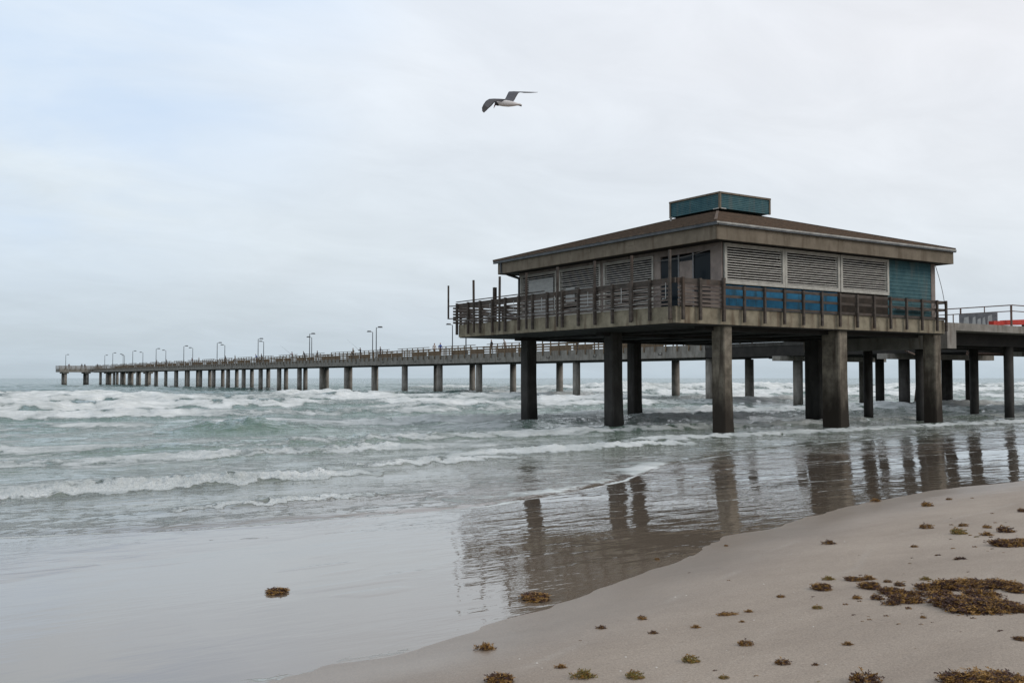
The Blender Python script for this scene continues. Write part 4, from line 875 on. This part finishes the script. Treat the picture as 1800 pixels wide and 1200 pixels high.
# world x, y from the beach; width, depth, height in metres; material; size class; label
WEEDS=[
 (8.946, 7.212, 0.151, 0.136, 0.054, 1, 's', 'dark brown tuft alone on the upper sand midway between waterline and drift'),
 (9.234, 6.363, 0.084, 0.075, 0.03, 0, 's', 'small ochre tuft below the large dark clump at the right edge'),
 (10.625, 7.158, 0.177, 0.159, 0.064, 0, 's', 'low brown tuft left of the cluster at the upper right'),
 (11.014, 6.929, 0.123, 0.11, 0.044, 0, 's', 'rounded ochre tuft standing above the olive strip at upper right'),
 (10.997, 6.627, 0.12, 0.108, 0.043, 0, 's', 'reddish tuft between the rounded ochre tuft and the right edge'),
 (10.353, 6.584, 0.206, 0.185, 0.074, 2, 's', 'olive seaweed strip lying directly under the rounded ochre tuft'),
 (10.385, 6.253, 0.138, 0.125, 0.05, 0, 's', 'flat reddish clump right of the olive strip'),
 (10.729, 6.259, 0.218, 0.196, 0.078, 1, 's', 'thin dark line of seaweed behind the large dark right edge clump'),
 (9.821, 5.713, 0.373, 0.339, 0.088, 1, 'm', 'large dark seaweed clump on the upper sand close to the right edge'),
 (10.123, 5.723, 0.223, 0.202, 0.053, 1, 'm', 'dark seaweed clump cut by the right edge beside the large one'),
 (12.761, 7.199, 0.15, 0.135, 0.054, 1, 's', 'dark tuft touching the right edge nearest the water'),
 (12.906, 8.689, 0.198, 0.178, 0.071, 0, 's', 'flat brown tuft at the top of the sand near the wash'),
 (13.88, 8.958, 0.104, 0.094, 0.038, 0, 's', 'small brown tuft on the top of the sand near the far waterline'),
 (13.198, 9.757, 0.159, 0.144, 0.057, 0, 's', 'brown tuft sitting right on the waterline'),
 (8.238, 8.076, 0.058, 0.053, 0.021, 0, 's', 'tiny ochre tuft by the curve of the waterline'),
 (7.228, 5.838, 0.112, 0.101, 0.04, 2, 's', 'olive tuft behind the leftmost dark clump of the drift'),
 (6.851, 5.605, 0.246, 0.223, 0.058, 1, 'm', 'leftmost dark clump of the main seaweed drift'),
 (7.327, 5.655, 0.188, 0.171, 0.044, 1, 'm', 'dark reddish clump at the upper left of the main drift'),
 (7.425, 5.57, 0.131, 0.118, 0.047, 0, 's', 'brown and green tuft joined to the upper left of the main drift'),
 (7.106, 5.315, 0.253, 0.23, 0.06, 1, 'm', 'dark clump under the reddish one in the left of the drift'),
 (7.022, 5.052, 0.266, 0.242, 0.063, 1, 'm', 'ragged dark clump in the left middle of the drift'),
 (7.68, 5.181, 0.098, 0.089, 0.035, 2, 's', 'olive tuft standing clear above the middle of the drift'),
 (6.814, 4.786, 0.294, 0.267, 0.069, 1, 'm', 'thin dark raft on the lower edge of the drift, left of its thickest part'),
 (7.338, 4.931, 0.258, 0.234, 0.061, 1, 'm', 'narrow dark clump in the upper middle of the drift'),
 (6.739, 4.989, 0.127, 0.114, 0.046, 1, 's', 'small dark clump detached below the left of the drift'),
 (6.665, 5.119, 0.091, 0.082, 0.033, 0, 's', 'small brown tuft below and left of the drift'),
 (6.645, 4.783, 0.132, 0.119, 0.048, 1, 's', 'flat dark sliver at the lower left of the drift'),
 (7.454, 4.823, 0.339, 0.309, 0.08, 1, 'm', 'brown mound forming the upper left of the thick part of the drift'),
 (7.68, 4.74, 0.331, 0.331, 0.063, 0, 'l', 'brown mound on the crest of the drift'),
 (7.735, 4.544, 0.367, 0.367, 0.07, 1, 'l', 'dark mound on the crest of the drift near the right edge'),
 (7.606, 4.353, 0.218, 0.198, 0.051, 1, 'm', 'dark clump at the right end of the drift crest'),
 (7.076, 4.643, 0.295, 0.268, 0.07, 1, 'm', 'dark mat in the centre of the drift'),
 (6.891, 4.315, 0.515, 0.515, 0.098, 1, 'l', 'broad brown heap, the largest and lowest of the drift'),
 (6.978, 4.146, 0.462, 0.462, 0.088, 1, 'l', 'broad dark heap right of the largest brown heap'),
 (6.986, 3.98, 0.272, 0.272, 0.052, 1, 'l', 'dark heap running out of the right edge below the drift'),
 (6.379, 4.335, 0.057, 0.052, 0.021, 0, 's', 'small brown tuft alone just below the drift'),
 (6.184, 5.11, 0.088, 0.079, 0.032, 2, 's', 'bright olive tuft below the left end of the drift'),
 (6.537, 5.435, 0.042, 0.042, 0.013, 1, 't', 'tiny scrap of seaweed lying loose on the open sand'),
 (7.305, 4.467, 0.294, 0.267, 0.07, 1, 'm', 'dark tangle filling the middle of the drift between its two mounds'),
 (7.037, 4.84, 0.155, 0.139, 0.056, 1, 's', 'ragged dark piece bridging the thin raft and the centre mat'),
 (7.327, 5.199, 0.106, 0.095, 0.038, 1, 's', 'small dark piece right of the joined brown and green tuft'),
 (6.785, 4.476, 0.112, 0.101, 0.04, 1, 's', 'dark fringe piece on the near edge of the drift'),
 (7.404, 5.365, 0.079, 0.071, 0.028, 1, 's', 'small dark sprig above the left middle of the drift'),
 (6.377, 5.64, 0.076, 0.068, 0.027, 0, 's', 'pale brown sprig left of the drift on bare sand'),
 (5.596543274049539, 5.486164201180845, 0.21137878896630868, 0.05918606091056644, 0.03, 0, 's', 'long thin ochre strand lying on the sand'),
 (5.793, 5.437, 0.071, 0.064, 0.026, 0, 's', 'upright reddish tuft at the right end of the long ochre strand'),
 (5.498, 5.229, 0.051, 0.046, 0.018, 0, 's', 'small reddish tuft under the right end of the long ochre strand'),
 (5.147, 5.348, 0.076, 0.068, 0.027, 0, 's', 'faded brown tuft left of and below the long ochre strand'),
 (4.98, 4.712, 0.115, 0.104, 0.041, 0, 's', 'rusty tuft on bare sand in line below the long ochre strand'),
 (5.422, 4.231, 0.075, 0.067, 0.027, 0, 's', 'flat brown sprig alone in the middle of the lower sand'),
 (4.42, 4.656, 0.131, 0.118, 0.047, 2, 's', 'large ochre green tuft low in the picture left of the rusty one'),
 (4.771, 4.211, 0.106, 0.095, 0.038, 1, 's', 'spiky dark tuft low on the sand'),
 (4.887, 4.052, 0.049, 0.044, 0.018, 1, 's', 'small maroon tuft right of the spiky dark one'),
 (4.375, 4.382, 0.042, 0.042, 0.013, 1, 't', 'tiny scrap of seaweed lying loose on the open sand'),
 (4.287, 4.229, 0.068, 0.061, 0.024, 2, 's', 'green tipped tuft close to the bottom edge right of centre'),
 (4.462, 4.275, 0.021, 0.021, 0.006, 1, 't', 'tiny scrap of seaweed lying loose on the open sand'),
 (4.458, 4.131, 0.041, 0.041, 0.012, 0, 't', 'tiny scrap of seaweed lying loose on the open sand'),
 (6.207, 3.517, 0.121, 0.11, 0.028, 1, 'm', 'dark clump at the right edge below the drift'),
 (4.768, 3.612, 0.195, 0.175, 0.07, 1, 's', 'broken dark line of seaweed on the bottom edge'),
 (5.08, 3.221, 0.312, 0.284, 0.074, 0, 'm', 'ochre bank of seaweed on the bottom edge, its left end'),
 (5.224, 3.063, 0.412, 0.412, 0.079, 0, 'l', 'ochre bank of seaweed filling the bottom right corner'),
 (4.979, 7.157, 0.383, 0.349, 0.054, 0, 'm', 'rusty orange seaweed raft lying in the shallow film of water'),
 (3.694, 5.914, 0.144, 0.13, 0.052, 0, 's', 'ochre tuft at the edge of the water film near the bottom'),
 (3.767, 5.131, 0.08, 0.072, 0.029, 0, 's', 'round rusty tuft near the bottom edge'),
 (3.279, 5.087, 0.253, 0.23, 0.06, 0, 'm', 'large ochre tuft on the bottom edge, leftmost on the sand'),
 (3.724, 4.838, 0.154, 0.139, 0.055, 2, 's', 'low spreading olive tuft on the bottom edge'),
 (3.928, 4.618, 0.131, 0.118, 0.047, 2, 's', 'low spreading green tuft right of the olive one on the bottom edge'),
 (4.662, 5.841, 0.081, 0.073, 0.029, 1, 's', 'dark maroon tuft on the sand near the tip of the water film'),
 (5.072, 5.866, 0.088, 0.08, 0.032, 0, 's', 'pale ochre tuft on the sand above the dark maroon one'),
 (4.311, 5.64, 0.033, 0.033, 0.01, 1, 't', 'tiny scrap of seaweed lying loose on the open sand'),
 (4.814, 5.437, 0.074, 0.067, 0.027, 1, 's', 'broken maroon sprig among pale foam flecks'),
 (3.546, 5.073, 0.021, 0.021, 0.006, 1, 't', 'tiny scrap of seaweed lying loose on the open sand'),
 (4.757, 5.23, 0.024, 0.024, 0.007, 1, 't', 'tiny scrap of seaweed lying loose on the open sand'),
 (3.325, 9.016, 0.326, 0.297, 0.046, 0, 'm', 'ochre seaweed raft alone in the smooth water at lower left'),
 (7.094, 7.953, 0.061, 0.055, 0.022, 0, 's', 'tiny ochre tuft at the inner bend of the waterline'),
 (6.673, 6.503, 0.042, 0.042, 0.013, 0, 't', 'tiny scrap of seaweed lying loose on the open sand'),
 (6.751, 7.103, 0.039, 0.039, 0.012, 1, 't', 'tiny scrap of seaweed lying loose on the open sand'),
 (10.3, 6.388, 0.063, 0.063, 0.019, 0, 't', 'tiny scrap of seaweed lying loose on the open sand'),
 (10.211, 6.259, 0.075, 0.075, 0.022, 2, 't', 'tiny scrap of seaweed lying loose on the open sand'),
 (11.503, 6.815, 0.055, 0.055, 0.017, 0, 't', 'tiny scrap of seaweed lying loose on the open sand'),
 (14.258, 8.803, 0.07, 0.07, 0.021, 0, 't', 'tiny scrap of seaweed lying loose on the open sand'),
 (7.509, 5.272, 0.044, 0.044, 0.013, 2, 't', 'tiny scrap of seaweed lying loose on the open sand'),
 (8.481, 6.466, 0.035, 0.035, 0.01, 1, 't', 'tiny scrap of seaweed lying loose on the open sand'),
 (8.896, 5.86, 0.079, 0.079, 0.024, 1, 't', 'tiny scrap of seaweed lying loose on the open sand'),
 (8.765, 5.537, 0.141, 0.141, 0.042, 1, 't', 'tiny scrap of seaweed lying loose on the open sand'),
 (8.335, 5.788, 0.043, 0.043, 0.013, 0, 't', 'tiny scrap of seaweed lying loose on the open sand'),
 (8.634, 5.97, 0.045, 0.045, 0.013, 1, 't', 'tiny scrap of seaweed lying loose on the open sand'),
 (8.291, 7.202, 0.024, 0.024, 0.007, 1, 't', 'tiny scrap of seaweed lying loose on the open sand'),
 (12.41, 7.388, 0.06, 0.06, 0.018, 1, 't', 'tiny scrap of seaweed lying loose on the open sand'),
 (11.694, 7.52, 0.037, 0.037, 0.011, 1, 't', 'tiny scrap of seaweed lying loose on the open sand'),
 (6.831, 4.322, 0.038, 0.038, 0.011, 1, 't', 'tiny scrap of seaweed lying loose on the open sand'),
 (4.697, 3.962, 0.017, 0.017, 0.005, 1, 't', 'tiny scrap of seaweed lying loose on the open sand'),
 (4.275, 4.425, 0.017, 0.017, 0.005, 1, 't', 'tiny scrap of seaweed lying loose on the open sand'),
 (4.612, 3.801, 0.033, 0.033, 0.01, 2, 't', 'tiny scrap of seaweed lying loose on the open sand'),
 (6.339, 3.729, 0.053, 0.053, 0.016, 1, 't', 'tiny scrap of seaweed lying loose on the open sand'),
 (5.358, 3.906, 0.021, 0.021, 0.006, 1, 't', 'tiny scrap of seaweed lying loose on the open sand'),
 (4.076, 4.328, 0.027, 0.027, 0.008, 0, 't', 'tiny scrap of seaweed lying loose on the open sand'),
 (4.247, 5.072, 0.019, 0.019, 0.006, 1, 't', 'tiny scrap of seaweed lying loose on the open sand'),
 (6.219, 5.724, 0.024, 0.024, 0.007, 1, 't', 'tiny scrap of seaweed lying loose on the open sand'),
 (6.165, 3.903, 0.031, 0.031, 0.009, 1, 't', 'tiny scrap of seaweed lying loose on the open sand'),
 (5.926, 3.589, 0.022, 0.022, 0.006, 1, 't', 'tiny scrap of seaweed lying loose on the open sand'),
 (5.595, 3.854, 0.025, 0.025, 0.008, 0, 't', 'tiny scrap of seaweed lying loose on the open sand'),
 (7.403, 5.334, 0.042, 0.042, 0.013, 0, 't', 'small dark scrap of seaweed scattered around the larger clumps at the right'),
 (7.552, 5.745, 0.051, 0.051, 0.015, 1, 't', 'small dark scrap of seaweed scattered around the larger clumps at the right'),
 (6.875, 4.343, 0.03, 0.03, 0.009, 1, 't', 'small dark scrap of seaweed scattered around the larger clumps at the right'),
 (6.62, 4.616, 0.054, 0.054, 0.016, 1, 't', 'small dark scrap of seaweed scattered around the larger clumps at the right'),
 (6.288, 4.565, 0.052, 0.052, 0.016, 1, 't', 'small dark scrap of seaweed scattered around the larger clumps at the right'),
 (7.556, 4.771, 0.036, 0.036, 0.011, 1, 't', 'small dark scrap of seaweed scattered around the larger clumps at the right'),
 (6.579, 4.071, 0.051, 0.051, 0.015, 1, 't', 'small dark scrap of seaweed scattered around the larger clumps at the right'),
 (6.599, 5.031, 0.05, 0.05, 0.015, 1, 't', 'small dark scrap of seaweed scattered around the larger clumps at the right'),
 (7.146, 5.13, 0.036, 0.036, 0.011, 1, 't', 'small dark scrap of seaweed scattered around the larger clumps at the right'),
 (8.171, 5.095, 0.038, 0.038, 0.012, 1, 't', 'small dark scrap of seaweed scattered around the larger clumps at the right'),
 (6.819, 4.196, 0.04, 0.04, 0.012, 1, 't', 'small dark scrap of seaweed scattered around the larger clumps at the right'),
 (7.202, 4.945, 0.042, 0.042, 0.013, 0, 't', 'small dark scrap of seaweed scattered around the larger clumps at the right'),
 (6.542, 4.626, 0.023, 0.023, 0.007, 0, 't', 'small dark scrap of seaweed scattered around the larger clumps at the right'),
 (6.197, 4.223, 0.039, 0.039, 0.012, 1, 't', 'small dark scrap of seaweed scattered around the larger clumps at the right'),
 (7.158, 4.865, 0.064, 0.064, 0.019, 0, 't', 'small dark scrap of seaweed scattered around the larger clumps at the right'),
 (6.173, 4.759, 0.045, 0.045, 0.014, 1, 't', 'small dark scrap of seaweed scattered around the larger clumps at the right'),
 (7.024, 5.004, 0.054, 0.054, 0.016, 1, 't', 'small dark scrap of seaweed scattered around the larger clumps at the right'),
 (7.446, 4.895, 0.037, 0.037, 0.011, 0, 't', 'small dark scrap of seaweed scattered around the larger clumps at the right'),
 (7.366, 4.764, 0.047, 0.047, 0.014, 0, 't', 'small dark scrap of seaweed scattered around the larger clumps at the right'),
 (6.194, 4.649, 0.032, 0.032, 0.01, 0, 't', 'small dark scrap of seaweed scattered around the larger clumps at the right'),
 (6.437, 5.036, 0.058, 0.058, 0.017, 1, 't', 'small dark scrap of seaweed scattered around the larger clumps at the right'),
 (6.494, 4.176, 0.021, 0.021, 0.006, 1, 't', 'small dark scrap of seaweed scattered around the larger clumps at the right'),
 (7.356, 5.176, 0.052, 0.052, 0.016, 1, 't', 'small dark scrap of seaweed scattered around the larger clumps at the right'),
 (7.733, 5.032, 0.051, 0.051, 0.015, 1, 't', 'small dark scrap of seaweed scattered around the larger clumps at the right'),
 (7.173, 5.087, 0.049, 0.049, 0.015, 0, 't', 'small dark scrap of seaweed scattered around the larger clumps at the right'),
 (7.843, 5.503, 0.028, 0.028, 0.008, 0, 't', 'small dark scrap of seaweed scattered around the larger clumps at the right'),
 (6.59, 4.59, 0.06, 0.06, 0.018, 1, 't', 'small dark scrap of seaweed scattered around the larger clumps at the right'),
 (6.039, 4.583, 0.036, 0.036, 0.011, 0, 't', 'small dark scrap of seaweed scattered around the larger clumps at the right'),
 (7.402, 5.571, 0.058, 0.058, 0.018, 1, 't', 'small dark scrap of seaweed scattered around the larger clumps at the right'),
 (7.56, 4.924, 0.026, 0.026, 0.008, 1, 't', 'small dark scrap of seaweed scattered around the larger clumps at the right'),
 (7.241, 4.811, 0.024, 0.024, 0.007, 1, 't', 'small dark scrap of seaweed scattered around the larger clumps at the right'),
 (6.111, 4.337, 0.044, 0.044, 0.013, 0, 't', 'small dark scrap of seaweed scattered around the larger clumps at the right'),
 (7.297, 4.952, 0.041, 0.041, 0.012, 0, 't', 'small dark scrap of seaweed scattered around the larger clumps at the right'),
 (6.886, 4.989, 0.05, 0.05, 0.015, 1, 't', 'small dark scrap of seaweed scattered around the larger clumps at the right'),
 (7.191, 4.501, 0.023, 0.023, 0.007, 1, 't', 'small dark scrap of seaweed scattered around the larger clumps at the right'),
 (6.832, 4.899, 0.054, 0.054, 0.016, 1, 't', 'small dark scrap of seaweed scattered around the larger clumps at the right'),
 (7.708, 4.761, 0.026, 0.026, 0.008, 1, 't', 'small dark scrap of seaweed scattered around the larger clumps at the right'),
 (6.295, 4.2, 0.035, 0.035, 0.01, 1, 't', 'small dark scrap of seaweed scattered around the larger clumps at the right'),
 (6.755, 4.425, 0.05, 0.05, 0.015, 1, 't', 'small dark scrap of seaweed scattered around the larger clumps at the right'),
 (7.013, 4.856, 0.061, 0.061, 0.018, 1, 't', 'small dark scrap of seaweed scattered around the larger clumps at the right'),
 (6.696, 4.093, 0.033, 0.033, 0.01, 1, 't', 'small dark scrap of seaweed scattered around the larger clumps at the right'),
 (6.496, 4.417, 0.033, 0.033, 0.01, 1, 't', 'small dark scrap of seaweed scattered around the larger clumps at the right'),
 (6.859, 4.608, 0.049, 0.049, 0.015, 1, 't', 'small dark scrap of seaweed scattered around the larger clumps at the right'),
 (7.024, 4.922, 0.043, 0.043, 0.013, 1, 't', 'small dark scrap of seaweed scattered around the larger clumps at the right'),
 (7.144, 4.232, 0.023, 0.023, 0.007, 1, 't', 'small dark scrap of seaweed scattered around the larger clumps at the right'),
 (6.115, 4.579, 0.045, 0.045, 0.014, 0, 't', 'small dark scrap of seaweed scattered around the larger clumps at the right'),
 (9.924, 5.69, 0.048, 0.048, 0.015, 1, 't', 'small dark scrap of seaweed scattered around the larger clumps at the right'),
 (9.37, 5.472, 0.037, 0.037, 0.011, 0, 't', 'small dark scrap of seaweed scattered around the larger clumps at the right'),
 (10.984, 6.935, 0.063, 0.063, 0.019, 1, 't', 'small dark scrap of seaweed scattered around the larger clumps at the right'),
 (9.352, 5.992, 0.061, 0.061, 0.018, 0, 't', 'small dark scrap of seaweed scattered around the larger clumps at the right'),
 (9.389, 5.644, 0.036, 0.036, 0.011, 1, 't', 'small dark scrap of seaweed scattered around the larger clumps at the right'),
 (9.537, 5.684, 0.051, 0.051, 0.015, 1, 't', 'small dark scrap of seaweed scattered around the larger clumps at the right'),
 (10.526, 5.993, 0.034, 0.034, 0.01, 1, 't', 'small dark scrap of seaweed scattered around the larger clumps at the right'),
 (10.273, 6.132, 0.068, 0.068, 0.021, 1, 't', 'small dark scrap of seaweed scattered around the larger clumps at the right'),
 (11.589, 6.734, 0.038, 0.038, 0.012, 1, 't', 'small dark scrap of seaweed scattered around the larger clumps at the right'),
 (10.89, 6.208, 0.048, 0.048, 0.014, 0, 't', 'small dark scrap of seaweed scattered around the larger clumps at the right'),
 (9.928, 6.389, 0.048, 0.048, 0.014, 1, 't', 'small dark scrap of seaweed scattered around the larger clumps at the right'),
 (9.573, 5.892, 0.064, 0.064, 0.019, 1, 't', 'small dark scrap of seaweed scattered around the larger clumps at the right'),
 (11.056, 7.101, 0.065, 0.065, 0.019, 1, 't', 'small dark scrap of seaweed scattered around the larger clumps at the right'),
 (10.373, 6.267, 0.069, 0.069, 0.021, 1, 't', 'small dark scrap of seaweed scattered around the larger clumps at the right'),
]
rg=random.Random(21)
for (x,y,wd,dp,ht,mi,cl,lab) in WEEDS:
    me=WP[(mi,cl,rg.randint(0,2 if cl=='s' else 1))]
    z=max(zs(x,y),float(base_z(np.array([x]),np.array([y]))[0])+.004)
    e=bpy.data.objects.new({'s':'seaweed_clump','m':'seaweed_clump','l':'seaweed_heap','t':'seaweed_scrap'}[cl],me); COL.objects.link(e)
    # wide axis lies across the view direction of the beach
    e.location=(x,y,z-.004); e.rotation_euler=(0,0,-YAW+rg.uniform(-.2,.2)); e.scale=(wd/1.7,dp/1.7,ht/.55)
    tag(e,lab,'seaweed','scraps of seaweed strewn on the sand' if cl=='t' else 'seaweed washed up on the beach')

# ------------------------------------------------------------------ shell bits
sm_,t_,b_=mat('shell'); b_.inputs['Base Color'].default_value=(.60,.56,.50,1); b_.inputs['Roughness'].default_value=.5
mb=MB(); ring=[(math.cos(a)*.5,math.sin(a)*.4*(1.2 if math.sin(a)>0 else .7)) for a in np.linspace(0,2*math.pi,9)[:-1]]
mb.poly([(x,y,0) for x,y in ring]+[(x*.6,y*.6,.22) for x,y in ring]+[(0,-.05,.3)],[(i,(i+1)%8,8+(i+1)%8,8+i) for i in range(8)]+[(8+i,8+(i+1)%8,16) for i in range(8)])
shell=mb.mesh('shell_fragment',sm_)
rg=random.Random(8)
for i in range(26):
    x=rg.uniform(3.6,9.5); y=float(wl(np.array([x]))[0])-rg.triangular(.25,3.0,.7)
    if y<3.9: continue
    o=inst('shell_fragment',shell,None,(x,y,zs(x,y)-.001),rg.uniform(0,6),(rg.uniform(.008,.02),)*3); tag(o,'tiny pale shell fragment lying on the bare sand','shell','shell fragments scattered over the sand')
